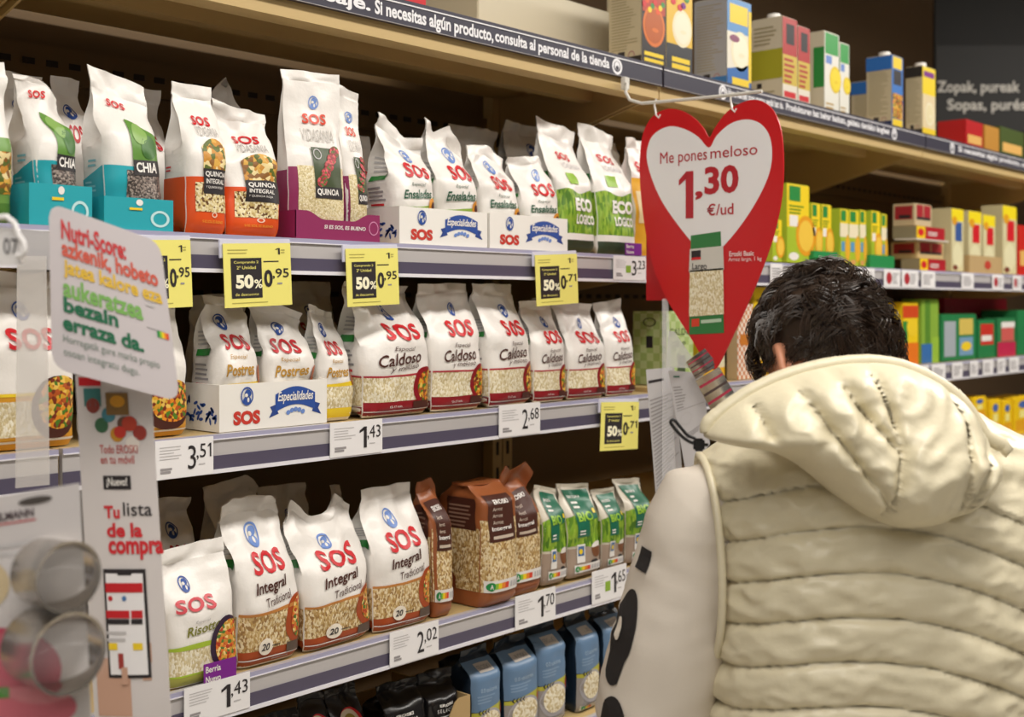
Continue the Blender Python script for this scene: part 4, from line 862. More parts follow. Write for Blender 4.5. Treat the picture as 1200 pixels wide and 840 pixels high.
def dk_sachet(b, S):
    patch(b, S, 'left', .1, .9, .3, .9, M('#a02830', .4), .0004); patch(b, S, 'left', .3, .8, .35, .5, INK, .0008); patch(b, S, 'front', .1, .48, .3, .95, M('#a82832', .4), .0004); patch(b, S, 'front', .52, .92, .3, .95, M('#a82832', .4), .0004); patch(b, S, 'front', .1, .9, .3, .42, INK, .0008)
G = 'red and yellow soup sachets in cartons, far upper shelf'
box_item('sachet_carton', 'brown sided red and yellow carton, lower one of the stacked pair', 'carton', G, 1078, 1108, 1.425, Z1, .035, 1056, m=KRAFT, deco=dk_redpk)
box_item('sachet_pack', 'red and beige sachets standing in the lower carton', 'packet', G, 1075, 1106, 1.45, Z1 + .036, .05, depth=.08, m=M('#c8b080', .5), deco=dk_sachet)
box_item('sachet_carton', 'brown sided red and yellow carton, upper one of the stacked pair', 'carton', G, 1074, 1107, 1.425, Z1 + .092, .035, 1046, m=KRAFT, deco=dk_redpk)
box_item('sachet_pack', 'beige and dark red sachets standing in the upper carton', 'packet', G, 1072, 1092, 1.44, Z1 + .128, .065, 1046, m=M('#cbb894', .5), deco=dk_sachet)
f_ = box_item('carton_lid', 'thin white cardboard sheet between the stacked sachet cartons', 'sheet', None, 1074, 1112, 1.42, Z1 + .0875, .003, 1048, m=WHITE, bev=.0005)
def dk_pasta(cb):
    def d(b, S):
        patch(b, S, 'front', 0, 1, .8, .99, M('#f2dc20', .4), .0003); patch(b, S, 'front', 0, 1, .0, .8, M('#d8cfa4', .4), .0003); patch(b, S, 'front', .3, .85, .48, .78, cb, .0006); ell(b, S, 'front', .25, .8, .2, .07, M('#e0a020', .4), .0009); ell(b, S, 'front', .5, .25, .4, .2, M('#e6e0b8', .4), .0006); patch(b, S, 'left', 0, 1, 0, 1, M('#cfc49a', .5), .0003)
        ell(b, S, 'front', .3, .06, .2, .04, M('#7a3a2a', .4), .0009)
    return d
G = 'yellow topped noodle packs on the far upper shelf'
for a, c, h, cb, lb in [(1092, 1114, .195, M('#3a5a9a', .4), 'yellow topped noodle pack with a blue label, left one'), (1115, 1129, .19, M('#3a5a9a', .4), 'yellow topped noodle pack with a blue label, right one'),
                        (1135, 1150, .19, RED, 'yellow topped noodle pack with a red label, left one in the brown tray'), (1152, 1166, .185, RED, 'yellow topped noodle pack with a red label, right one in the brown tray'), (1175, 1191, .225, RED, 'taller yellow topped noodle pack with a red label near the right edge')]:
    box_item('noodle_pack', lb, 'packet', G, a, c, 1.56 if a == 1092 else 1.432, Z1 + .004, h, depth=.07, m=M('#d8cfa4', .5), deco=dk_pasta(cb), bev=.006)
tray('brown cardboard tray holding two red labelled noodle packs', 1136, 1174, 1.42, Z1, .1, .055, KRAFT, lambda b, S: ell(b, S, 'front', .55, .5, .1, .25, M('#c04030', .5), .0006), 0, None, None)
box_item('red_box', 'red box at the right edge of the far upper shelf', 'box', None, 1193, 1215, 1.43, Z1, .17, depth=.08, m=M('#c8281e', .4), deco=dk_redbox)
G = 'yellow cartons behind the noodle packs'
def dk_yc(b, S): patch(b, S, 'left', .05, .95, .1, .8, M('#9a5a2a', .5), .0004); patch(b, S, 'front', .1, .9, .1, .6, M('#d8a020', .4), .0004)
box_item('yellow_carton', 'yellow carton lying behind the noodle packs', 'carton', G, 1166, 1192, 1.56, Z1 + .0, .24, 1118, m=M('#e8cc20', .5), deco=dk_yc)
# far middle shelf
Z2R = 1.43
def dk_check(b, S): patch(b, S, 'front', 0, 1, 0.0, 1, checker('orange_check', '#c8763a', '#f0e8dc', 110), .0004); patch(b, S, 'front', .15, .9, .45, .6, M('#c87a30', .4), .0008); patch(b, S, 'left', 0, 1, 0, 1, M('#d8c8a8', .5), .0003)
GCK = checker('green_check', '#a9c476', '#c4d69a', 60)
def dk_gcheck(b, S):
    for z in ('front', 'left'): patch(b, S, z, 0, 1, 0, 1, GCK, .0004)
    text(b, S, 'front', 'CALDO', .5, .72, .8, .09, M('#4a5a3a', .5), .001); text(b, S, 'front', 'DE P', .45, .55, .5, .07, M('#4a5a3a', .5), .001); patch(b, S, 'front', .4, .7, .1, .4, M('#4a5a3a', .5), .0008); ell(b, S, 'left', .5, .85, .2, .06, M('#4a5a3a', .5), .0008, ring=.8); patch(b, S, 'left', .4, .6, .5, .66, INK, .0008)
def dk_yel(b, S): patch(b, S, 'front', 0, 1, .62, .99, M('#f0cc20', .4), .0003); patch(b, S, 'front', 0, 1, .2, .62, M('#e4d8b4', .4), .0003); ell(b, S, 'front', .6, .4, .36, .18, M('#f0ead0', .4), .0006); patch(b, S, 'front', .0, 1, .0, .2, M('#e8b020', .4), .0003); lines(b, S, 'front', .2, .8, .7, .9, 3, M('#8a6a20', .4), .0006); patch(b, S, 'left', 0, 1, 0, 1, M('#e8c428', .5), .0003)
G = 'broth cartons behind the heart sign'
box_item('broth_carton', 'pale green checked broth carton at the left, behind the hanging papers', 'carton', G, 781, 812, 1.435, Z2R, .155, 742, m=M('#b0c884', .5), deco=dk_gcheck)
box_item('broth_carton', 'yellow broth carton behind the tip of the heart sign', 'carton', G, 824, 849, 1.435, Z2R, .15, depth=.07, m=M('#e4c040', .5), deco=dk_yel)
box_item('broth_carton', 'orange checked carton right of the heart tip', 'carton', G, 864, 882, 1.43, Z2R, .17, 852, m=M('#d8c8a8', .5), deco=dk_check)
box_item('broth_carton', 'tall yellow topped carton between the orange checked one and the hair', 'carton', G, 883, 899, 1.43, Z2R, .21, depth=.07, m=M('#e8d8a0', .5), deco=dk_yel)
box_item('broth_carton', 'shorter yellow topped carton half hidden by the hair', 'carton', G, 901, 922, 1.43, Z2R, .19, depth=.07, m=M('#e8d8a0', .5), deco=dk_yel)
def dk_veg(b, S): patch(b, S, 'front', 0, 1, .0, .35, M('#e87a20', .4), .0003); patch(b, S, 'front', 0, 1, .75, .95, M('#d04a20', .4), .0004); ell(b, S, 'front', .6, .6, .35, .15, YEL, .0006); patch(b, S, 'front', .0, .3, .35, .7, GREEN, .0005)
def dk_grn(b, S): patch(b, S, 'front', .2, .5, .3, .98, M('#5a8a30', .4), .0003); patch(b, S, 'front', 0, .6, .0, .3, M('#3a70b0', .4), .0004); patch(b, S, 'front', .6, 1, .0, .4, M('#9ac040', .4), .0004)
def dk_disp(b, S):
    patch(b, S, 'front', .08, .4, .1, .85, M('#a8b0b8', .4), .0004); patch(b, S, 'front', .5, .9, .55, .9, M('#d8c060', .4), .0004); patch(b, S, 'front', .5, .9, .1, .5, M('#7aa0c0', .4), .0004); ell(b, S, 'front', .7, .3, .15, .1, YEL, .0008)
def dk_red2(b, S): patch(b, S, 'front', .15, .9, .35, .9, M('#c8352a', .4), .0004); patch(b, S, 'front', .2, .8, .45, .6, WHITE, .0007)
G = 'mixed soup packets on the far middle shelf'
box_item('soup_box', 'yellow and orange vegetable box right of the hair', 'box', G, 1058, 1076, 1.43, Z2R, .175, depth=.08, m=M('#f0cc1c', .4), deco=dk_veg)
box_item('soup_box', 'light green packet right of the yellow vegetable box', 'box', G, 1080, 1100, 1.43, Z2R, .185, depth=.06, m=M('#8ab040', .4), deco=dk_grn)
box_item('display_box', 'green display box with small packets under the crimson header', 'box', G, 1103, 1144, 1.425, Z2R, .14, depth=.12, m=M('#1f7a44', .5), deco=dk_disp)
box_item('display_box', 'green display box with a red packet', 'box', G, 1146, 1166, 1.425, Z2R, .12, depth=.12, m=M('#1f7a44', .5), deco=dk_red2)
box_item('display_box', 'crimson and green display box at the right edge', 'box', G, 1169, 1190, 1.425, Z2R, .125, depth=.12, m=M('#2a7a48', .5), deco=lambda b, S: (patch(b, S, 'front', 0, 1, 0, .38, M('#c02a50', .4), .0004), patch(b, S, 'front', .2, .9, .4, .75, M('#d0605a', .4), .0004), patch(b, S, 'front', .2, .95, .75, .9, WHITE, .0005)))
box_item('display_box', 'green display box cut by the right edge of the picture', 'box', G, 1192, 1215, 1.425, Z2R, .15, depth=.12, m=M('#1f7a44', .5))
box_item('header_box', 'crimson box behind the green display boxes', 'box', None, 1106, 1180, 1.56, Z2R, .19, depth=.1, m=M('#b01c3c', .45), deco=lambda b, S: lines(b, S, 'front', .4, .85, .68, .8, 1, M('#d0607a', .45), .0006))
G = 'yellow boxes on the far lower shelf'
def dk_y3(b, S): patch(b, S, 'front', .1, .9, .1, .4, M('#e8a820', .4), .0004); ell(b, S, 'front', .5, .8, .25, .1, M('#4a6ab0', .4), .0004); patch(b, S, 'front', .3, .7, .45, .65, M('#f8ec90', .4), .0004)
for a, c, h, z, lb in [(1140, 1157, .075, 0, 'yellow box behind the hood edge, lower of two stacked'), (1140, 1156, .07, .0765, 'yellow box behind the hood edge, upper of two stacked'), (1160, 1173, .13, 0, 'yellow box right of the stacked pair'),
                       (1175, 1186, .12, 0, 'narrow yellow box second right of the stacked pair'), (1188, 1210, .125, 0, 'yellow box cut by the right edge, far lower shelf')]:
    box_item('yellow_box', lb, 'box', G, a, c, 1.43, Z3R + z, h, depth=.09, m=M('#f0c818', .4), deco=dk_y3)
G = 'red packets on the far bottom shelf'
for a, c, h, lb, col in [(1166, 1182, .15, 'dark packet on the far bottom shelf behind the vest shoulder', '#4a3428'), (1184, 1212, .12, 'red packet at the right edge of the far bottom shelf', '#9a2a22')]:
    box_item('red_packet', lb, 'packet', G, a, c, 1.43, .85, h, depth=.09, m=M(col, .45), deco=dk_redbox)
# ------------------------------------------------------------------ heart sign on its wire arm
HX = 1.86
def hp(px, py): p = atX(px, py, HX); return (p.y, p.z)
oy0 = 1.40; ozz = 1.20
HW, HH = .42, .70
HS = Flat((HX, oy0, ozz), (0, -1, 0), (0, 0, 1), HW, HH)
def huv(px, py): y, z = hp(px, py); return ((oy0 - y) / HW, (z - ozz) / HH)
def smoothp(pts, k=4):
    out = []; n = len(pts)
    for i in range(n):
        p0, p1, p2, p3 = [Vector(pts[(i + q) % n]).to_2d() if False else Vector((pts[(i + q) % n][0], pts[(i + q) % n][1])) for q in (-1, 0, 1, 2)]
        for j in range(k):
            t = j / k; out.append(tuple(.5 * ((2 * p1) + (-p0 + p2) * t + (2 * p0 - 5 * p1 + 4 * p2 - p3) * t * t + (-p0 + 3 * p1 - 3 * p2 + p3) * t ** 3)))
    return out
ho = [(831, 161), (838, 149), (852, 131), (870, 120), (888, 117), (905, 128), (915, 152), (918, 190), (916, 230), (908, 270), (895, 310), (878, 352), (858, 395), (844, 424), (836, 433), (826, 424), (812, 400), (795, 373), (781, 350), (768, 320), (760, 290), (754, 255), (750, 215), (750, 180), (754, 155), (764, 137), (780, 128), (797, 129), (813, 138), (824, 150)]
hi_ = [(831, 173), (840, 159), (856, 145), (874, 140), (890, 144), (901, 157), (905, 177), (902, 202), (890, 230), (872, 259), (852, 284), (833, 301), (815, 288), (795, 264), (776, 236), (764, 209), (758, 184), (762, 164), (772, 153), (786, 148), (802, 151), (818, 160)]
t = thing('heart_sign', 'red heart shaped sign reading Me pones meloso 1,30 €/ud hanging from a wire', 'sign', (HX, 1.2, 1.55))
def hb(fn, name):
    b = MB(); fn(b); b.v = [tuple(Vector(v) - t.location) for v in b.v]; return b.build(name, t)
HRED = M('#c8161e', .35)
def heart_panel(b):
    o2 = smoothp([huv(*p) for p in ho]); n = len(o2)
    tr = tessellate_polygon([[Vector((p[0], p[1], 0)) for p in o2]])
    fr = [HS.pt('f', u, v, 0) for u, v in o2]; bk = [HS.pt('f', u, v, -.003) for u, v in o2]
    b.add(fr + bk, [tuple(x) for x in tr] + [tuple(n + i for i in x)[::-1] for x in tr] + [(i, (i + 1) % n, n + (i + 1) % n, n + i) for i in range(n)], HRED)
    poly(b, HS, 'f', smoothp([huv(*p) for p in hi_]), M('#eceaec', .4), .0006)
def ht(b, s, x0, x1, y0, y1, m, bold=0, off=.0014):
    u0, v0 = huv(x0, (y0 + y1) / 2); u1, _ = huv(x1, (y0 + y1) / 2); _, va = huv((x0 + x1) / 2, y0); _, vb = huv((x0 + x1) / 2, y1)
    text(b, HS, 'f', s, (u0 + u1) / 2, (va + vb) / 2, u1 - u0, va - vb, m, off, bold)
HTX = M('#b41c2a', .4)
def heart_print(b):
    ht(b, 'Me pones', 774, 829, 176, 194, HTX, .0); ht(b, 'meloso', 833, 888, 170.5, 183.5, HTX, .0)
    ht(b, '1', 796, 813, 201, 256, HTX, .035); ht(b, ',', 815, 824, 224, 234, HTX, .035); ht(b, '30', 826, 866, 194, 227, HTX, .035); ht(b, '€/ud', 829, 860, 238, 252, HTX, .012)
    ht(b, 'Eroski Basic', 855, 884, 294, 300, M('#f0d8d8', .4), .02); ht(b, 'Arroz largo, 1 kg', 854, 893, 301, 307, M('#f0d8d8', .4), .005)
hb(lambda b: (heart_panel(b), heart_print(b)), 'heart_panel')
def heart_pack(b):
    def q(pts, m, off): poly(b, HS, 'f', [huv(*p) for p in pts], m, off)
    q([(810, 276), (845, 271), (849, 390), (808, 392)], M('#2f7a40', .4), .0012); q([(809, 292), (848, 288), (849, 316), (808, 319)], M('#d0cdc6', .4), .0018); q([(809, 317), (848, 314), (849, 368), (808, 371)], RICE, .0018)
    q([(811, 294), (822, 293), (822, 302), (811, 303)], INK, .0022); q([(811, 302), (822, 301), (822, 304), (811, 305)], RED, .0023); ht(b, 'Largo', 812, 829, 308, 318, INK, .01, .0024)
    q([(811, 374), (820, 373), (820, 382), (811, 383)], M('#d8402a', .4), .0018); q([(822, 375), (846, 373), (846, 377), (822, 379)], M('#b8d0b8', .4), .0018)
hb(heart_pack, 'rice_pack_picture')
# red card behind, on the end of the shelf
p0 = atX(757, 236, 1.90); p1 = atX(800, 352, 1.90)
b = MB(); b.box((1.90, p1.y, p1.z), (1.903, p0.y, p0.z), M('#c01a20', .45), .0008)
tag(b.build('red_card'), 'plain red card hanging from the upper rail end, behind the heart sign', 'card')
# wire arm with two hooks
t = thing('wire_arm', 'pale wire arm with two hooks carrying the heart sign', 'hook', atX(740, 104, 1.885))
hb2 = lambda b, n: (setattr(b, 'v', [tuple(Vector(v) - t.location) for v in b.v]), b.build(n, t, 60))
WIRE = M('#d8d4cc', .3); b = MB()
P = lambda x, y, X=HX: atX(x, y, X)
b.tube([Vector((1.86, 1.393, P(738, 97, 1.86).z)), P(735, 98, 1.853), P(733, 108, 1.85), P(738, 117, 1.855), P(752, 121), P(800, 117), P(850, 112), P(893, 107)], .0032, WIRE, 8)
b.box((1.853, 1.386, P(738, 97, 1.86).z - .012), (1.868, 1.3965, P(738, 97, 1.86).z + .012), WIRE, .001); hb2(b, 'wire')
for hx, hy, ty in ((768, 119, 138), (857, 111, 131)):
    b = MB(); b.tube([P(hx + 1, hy - 3), P(hx - 1, hy + 5), P(hx + 1, ty - 3), P(hx + 4, ty), P(hx + 6, ty - 4)], .002, WHITE, 6); hb2(b, 'hook')

# ------------------------------------------------------------------ papers, clear strip and foil packs hanging at the shelf end
def sheet(name, label, cat, quad, z, m, deco=None, th=.0004, bend=0, group=None, part='sheet', rnd=0):
    # quad: photo corners top-left, top-right, bottom-right, bottom-left; z: one distance or four (each corner's own)
    zs = z if isinstance(z, (list, tuple)) else [z] * 4; c = [atD(x, y, zz) for (x, y), zz in zip(quad, zs)]
    t = thing(name, label, cat, (c[0] + c[1]) / 2, 0, group); n = ((c[1] - c[0]).cross(c[0] - c[3])).normalized()
    class S:
        fine = True
        def size(s, zn): return (c[1] - c[0]).length, (c[0] - c[3]).length
        def pt(s, zn, u, v, off=0):
            a = c[3].lerp(c[2], u); d = c[0].lerp(c[1], u); return a.lerp(d, v) + n * (off + bend * math.sin(math.pi * u) * (1.2 - v)) - t.location
    sf = S(); b = MB(); nu, nv = 14, 14
    lo = lambda u: rnd * .75 * (1 - math.sqrt(max(0, 1 - (max(0, rnd - min(u, 1 - u)) / rnd) ** 2))) if rnd else 0
    if rnd: nu = 60
    for o in (0, -th): patch(b, sf, 'f', 0, 1, 0, 1, m, o, nu, nv, lo, lambda u: 1 - lo(u))
    ed = [sf.pt('f', i / nu, lo(i / nu)) for i in range(nu)] + [sf.pt('f', 1, lo(1) + (1 - 2 * lo(1)) * i / nv) for i in range(nv)] + [sf.pt('f', 1 - i / nu, 1 - lo(i / nu)) for i in range(nu)] + [sf.pt('f', 0, 1 - lo(0) - (1 - 2 * lo(0)) * i / nv) for i in range(nv)]
    b.rings([ed, [p - n * th for p in ed]], m, cap0=False, cap1=False)
    b.build(part, t, 60)
    if deco:
        b = MB(); deco(b, sf)
        if b.v: b.build('printing', t)
    return t, sf, c
def dpap(b, S): lines(b, S, 'f', .06, .94, .08, .8, 26, GREY, .0006, seed=5, th=.35); patch(b, S, 'f', .05, .6, .9, .92, INK, .0006)
def dpap2(b, S):
    lines(b, S, 'f', .06, .4, .62, .86, 8, GREY, .0006, seed=6, th=.35); patch(b, S, 'f', .05, .95, .6, .605, GREY, .0006); ell(b, S, 'f', .3, .5, .2, .06, LGREY, .0006, ring=.9); lines(b, S, 'f', .2, .9, .3, .36, 3, GREY, .0006); patch(b, S, 'f', .12, .3, .935, .95, M('#2a6a50', .5), .0008)
sheet('leaflet', 'narrow grey printed leaflet hanging inside the clear strip, left one', 'paper', [(757, 433), (790, 430), (800, 560), (770, 600)], 2.27, M('#c8c6c8', .5), dpap)
sheet('leaflet', 'grey printed card hanging on the strip behind the black cord, right one', 'paper', [(783, 434), (824, 437), (832, 520), (804, 556)], 2.22, M('#c9c7ca', .5), dpap2, bend=.004)
CLEAR = M('#f2f2f6', .12, trans=.0, alpha=.28)
sheet('clear_strip', 'clear plastic hanging strip at the end of the middle shelf', 'strip', [(776, 350), (783, 350), (795, 620), (776, 620)], 2.25, M('#f2f2f6', .15, alpha=.28), None, .001, group=None)
sheet('clear_bag', 'empty clear plastic bag hanging beside the heart tip', 'bag', [(784, 388), (790, 388), (820, 432), (780, 430)], 2.18, M('#d8d8d6', .12, alpha=.5), None, .0006)
FOIL = M('#d8d4d2', .18, metal=1)
for q, lb in (([(804, 424), (826, 408), (842, 428), (815, 444)], 'small silver foil packet, upper one below the heart tip'), ([(815, 446), (843, 430), (866, 470), (838, 490)], 'silver foil packet, lower one just above the hood')):
    def dfoil(b, S):
        for i in range(4): patch(b, S, 'f', 0.02, .98, .12 + .22 * i, .18 + .22 * i, M('#a8324a' if i % 2 else '#4a3a3a', .3), .0012)
    sheet('foil_packet', lb, 'packet', q, 2.178, FOIL, dfoil, .004, .003, 'foil packets below the heart sign')

# ------------------------------------------------------------------ things hanging in front at the left
SG = M('#c9c2c5', .5)
def dns(b, S):
    def L(s, x0, x1, y, h, m, bold=.02):                # position on the board in its own fractions
        text(b, S, 'f', s, (x0 + x1) / 2, y, x1 - x0, h, m, .0008, bold)
    L('Nutri-Score:', .10, .66, .865, .12, M('#c8383c', .5), .03); L('azkenik, hobeto', .10, .93, .745, .12, M('#cf5a48', .5), .03); L('jatea kalore eza', .11, .95, .63, .12, M('#e0b83c', .5), .03)
    L('aukeratzea', .10, .76, .515, .12, M('#7ab05a', .5), .03); L('bezain', .10, .54, .41, .095, M('#1f6a4a', .5), .035); L('erraza da.', .09, .74, .30, .095, M('#1f6a4a', .5), .035)
    L('Horregatik gure marka propio', .09, .86, .195, .06, M('#7a8a80', .5), 0); L('osoan integratu dugu.', .09, .68, .115, .06, M('#7a8a80', .5), 0)
    patch(b, S, 'f', .78, .94, .42, .425, GREY, .0006)
    for i in range(5): patch(b, S, 'f', .87 + .02 * i, .89 + .02 * i, .38, .42, M(NS[i], .5), .0006)
    lines(b, S, 'f', .8, .92, .56, .66, 3, LGREY, .0006)
sheet('nutrition_sign', 'tilted white card reading Nutri-Score with red, yellow and green lettering', 'sign', [(57, 237), (188, 284), (211, 471), (61, 431)], [1.17, 1.22, 1.22, 1.17], SG, dns, .0008, .004, rnd=.12)
def dlist(b, S):
    X = lambda px, py: ((px - (88 + (py - 440) * .055)) / 88.0); V = lambda py: 1 - (py - 440) / 440
    def L(s, x0, x1, y0, y1, m, bold=.02, off=.001): text(b, S, 'f', s, (X(x0, y0) + X(x1, y0)) / 2, V((y0 + y1) / 2), X(x1, y0) - X(x0, y0), (y1 - y0) / 440, m, off, bold)
    def R(x0, x1, y0, y1, m, off=.0008): patch(b, S, 'f', X(x0, y0), X(x1, y0), V(y1), V(y0), m, off)
    for i, c in enumerate(['#8a3a30', '#3a6a4a', '#4a8a9a', '#c8902a', '#6a4a3a', '#e8e0d8', '#a03a30']):
        ell(b, S, 'f', .22 + .1 * i, .92 - .012 * i - .04 * (i % 2), .09, .02, M(c, .5), .0008)
    R(92, 118, 442, 452, RED); R(98, 118, 455, 476, M('#3a7a78', .5)); R(124, 150, 460, 486, M('#8a6a3a', .5), .0012); ell(b, S, 'f', X(138, 468), V(470), .1, .016, M('#d89a2a', .5), .0016); ell(b, S, 'f', X(152, 494), V(496), .1, .02, M('#b8402c', .5), .0014); ell(b, S, 'f', X(141, 504), V(506), .08, .016, M('#c8382c', .5), .0014)
    L('Todo EROSKI', 117, 161, 521, 531, M('#c05a58', .5), .01); L('en tu móvil', 118, 157, 533, 543, M('#c05a58', .5), .01)
    R(121, 153, 557, 573, INK); L('¡Nuevo!', 125, 149, 559, 571, WHITE, .02, .0016)
    L('Tu', 122, 140, 592, 607, M('#d02a34', .5), .035); L('lista', 144, 177, 588, 604, INK, .005); L('de la', 125, 166, 612, 629, M('#d02a34', .5), .035); L('compra', 127, 190, 633, 655, M('#d02a34', .5), .035)
    # drawn phone and hand
    sk = M('#c9a08a', .5)
    R(112, 140, 770, 838, sk); R(165, 176, 752, 775, sk); R(166, 176, 778, 796, sk); R(140, 152, 780, 838, sk)
    R(121, 170, 666, 793, INK, .0012); R(124, 167, 671, 789, M('#f0eef0', .4), .0018); R(138, 154, 666, 673, INK, .0022)
    R(124, 167, 682, 693, M('#c8242c', .4), .0024); R(125, 152, 714, 723, M('#c8242c', .4), .0024); R(154, 167, 714, 723, M('#c8242c', .4), .0024); R(125, 152, 724, 730, INK, .0024); R(154, 167, 724, 730, INK, .0024); ell(b, S, 'f', X(130, 700), V(700), .03, .007, M('#c8242c', .4), .0024); ell(b, S, 'f', X(146, 700), V(700), .03, .007, M('#4a7ab0', .4), .0024)
    R(128, 138, 752, 760, YEL, .0024); R(156, 167, 752, 760, YEL, .0024); R(139, 145, 764, 782, M('#a03a34', .4), .0024); lines(b, S, 'f', X(126, 740), X(160, 740), V(750), V(734), 2, LGREY, .0024); R(143, 150, 780, 800, sk, .0028)
sheet('shopping_list_sign', 'white hanging card reading Tu lista de la compra with a phone picture', 'sign', [(88, 440), (176, 440), (203, 880), (113, 880)], 1.24, M('#d8d2d1', .5), dlist, .0008, .003)
# clear strip, hook and little price holder
FROST = M('#e6e2de', .3, alpha=.42)
sheet('clear_strip', 'frosted plastic hanging strip at the left, in front of the middle shelf', 'strip', [(20, 300), (54, 300), (58, 568), (18, 572)], [1.418, 1.418, 1.38, 1.38], FROST, None, .001)
sheet('rail_clip', 'frosted plastic clip on the upper rail, left of the Nutri-Score card', 'clip', [(24, 268), (60, 272), (60, 316), (22, 316)], 1.424, M('#d8d6d8', .3, alpha=.75), None, .004)
t, S, c = sheet('price_holder', 'white hook end with a price ending in 07 at the left edge', 'price tag', [(-26, 262), (22, 268), (26, 310), (-26, 312)], 1.0, M('#e4e2e2', .4), lambda b, S: text(b, S, 'f', '07', .78, .5, .34, .42, M('#3a3a42', .5), .0008, .0), .002)
b = MB(); pts = []
for (x, y) in [(-20, 266), (-6, 255), (8, 254), (17, 262), (21, 275), (27, 283), (29, 292), (26, 299), (19, 300)]: pts.append(atD(x, y, .995) - t.location)
b.tube(pts, .0026, M('#e4e2e2', .4), 8); b.build('wire_loop', t, 60)
# blister card with two metal rings
def dcard(b, S):
    patch(b, S, 'f', .3, .66, .895, .9, M('#c02a30', .5), .0006); text(b, S, 'f', 'ELMANN', .50, .925, .29, .03, M('#4a3a40', .5), .0008, .03)
    ell(b, S, 'f', .66, .965, .13, .014, M('#4a4440', .6), .0006); lines(b, S, 'f', .2, .9, .78, .84, 2, LGREY, .0006)
    ell(b, S, 'f', .3, .36, .5, .16, M('#b8425a', .5), .0006); ell(b, S, 'f', .5, .22, .4, .08, M('#c86a78', .5), .0008); patch(b, S, 'f', 0, .4, .26, .3, M('#4a8a3a', .5), .001); ell(b, S, 'f', .2, .68, .24, .1, M('#c9b48a', .5), .0008); ell(b, S, 'f', .15, .12, .2, .05, M('#a83a4a', .5), .0008)
t, S, c = sheet('blister_pack', 'white hanging blister card with two metal ring cutters', 'package', [(-60, 592), (93, 566), (110, 900), (-48, 900)], .98, M('#cdc8c8', .5), dcard, .0008)
STEEL = M('#b9b2a8', .22, metal=1)
for (cx, cy, r, L, lb) in ((80, 676, 40, 60, None), (80, 766, 46, 72, None)):
    zc = .955; c0 = atD(cx, cy, zc) - t.location; ax = (RGT * .74 - FWD * .62 + Vector((0, 0, .02))).normalized(); e1 = Vector((0, 0, 1)); e2 = ax.cross(e1).normalized(); R_ = r / FPX * zc; Ln = L / FPX * zc
    b = MB(); n = 40; rg = []
    for rr, s in ((R_, -1), (R_, -.05), (R_ * 1.05, 0), (R_ * 1.05, .03), (R_ * .97, .02), (R_ * .96, -.98)): rg.append([c0 + ax * (s * Ln) + (e1 * math.cos(2 * math.pi * i / n) + e2 * math.sin(2 * math.pi * i / n)) * rr for i in range(n)])
    rg.append(rg[0]); b.rings(rg, STEEL, cap0=False, cap1=False); b.build('metal_ring', t, 40)
b = MB()
for (cx, cy, rx, ry) in ((60, 676, 62, 50), (62, 766, 68, 52)):
    cc = atD(cx, cy, .975) - t.location; rg = []
    for k in range(7):
        a = k / 6 * math.pi / 2 * .96; s = math.cos(a); rg.append([cc + RGT * (rx / FPX * .97 * s * math.cos(2 * math.pi * i / 32)) + Vector((0, 0, ry / FPX * .97 * s * math.sin(2 * math.pi * i / 32))) - FWD * (.062 * math.sin(a)) for i in range(32)])
    b.rings(rg, M('#f4f2f2', .08, alpha=.07), cap0=False)
b.build('clear_blister', t, 60)
# ------------------------------------------------------------------ the person
PD = 1.45; PX0 = (1030 - 600) / FPX * PD
person = thing('person', 'person seen from behind in a cream hooded puffer vest and off white sweatshirt', 'person', CAM * 0 + FWD * PD + RGT * PX0, AL - math.pi / 2)
def L(px, py, d): return Vector(((px - 600) / FPX * d - PX0, d - PD, 1.6 + (HOR - py) / FPX * d))
SKIN = M('#c98a6c', .5); HAIRM = M('#35281f', .36); VEST = M('#ddd4b8', .38, bump=(85, .28, .003)); SWEAT = M('#d9d0c4', .8, bump=(900, .25, .001)); JEANS = M('#2c3344', .85); SHOE = M('#d8d4cc', .6)
Hc = Vector((-.050, .045, 1.528)); HM = Matrix.Translation(Hc) @ Matrix.Rotation(math.radians(16), 4, 'Z') @ Matrix.Rotation(math.radians(-24), 4, 'X')
HR = Vector((.069, .092, .105))
def blob(b, c, r, m, M4=None, n=24):
    vs = []; fs = []; k = n // 2
    for j in range(1, k):
        for i in range(n):
            th = math.pi * j / k; ph = 2 * math.pi * i / n; p = Vector((r[0] * math.sin(th) * math.cos(ph), r[1] * math.sin(th) * math.sin(ph), r[2] * math.cos(th))) + Vector(c); vs.append(M4 @ p if M4 else p)
    t_ = Vector((0, 0, r[2])) + Vector(c); e_ = Vector((0, 0, -r[2])) + Vector(c); vs += [M4 @ t_ if M4 else t_, M4 @ e_ if M4 else e_]
    a = len(vs) - 2
    for j in range(k - 2):
        for i in range(n): l = (i + 1) % n; fs.append((j * n + i, (j + 1) * n + i, (j + 1) * n + l, j * n + l))
    for i in range(n): l = (i + 1) % n; fs += [(a, i, l), (a + 1, (k - 2) * n + l, (k - 2) * n + i)]
    b.add(vs, fs, m)
def fused(b, name, vox, mat, smooth=True, it=2):
    o = b.build(name, person); md = o.modifiers.new('r', 'REMESH'); md.mode = 'VOXEL'; md.voxel_size = vox
    ms = o.modifiers.new('s', 'SMOOTH'); ms.iterations = it; ms.factor = .5
    o.parent = None; dg = bpy.context.evaluated_depsgraph_get(); me = bpy.data.meshes.new_from_object(o.evaluated_get(dg)); o.modifiers.clear(); o.data = me; me.name = name
    me.materials.clear(); me.materials.append(mat); me.polygons.foreach_set('use_smooth', [True] * len(me.polygons)); o.parent = person; return o
b = MB()
V = Vector
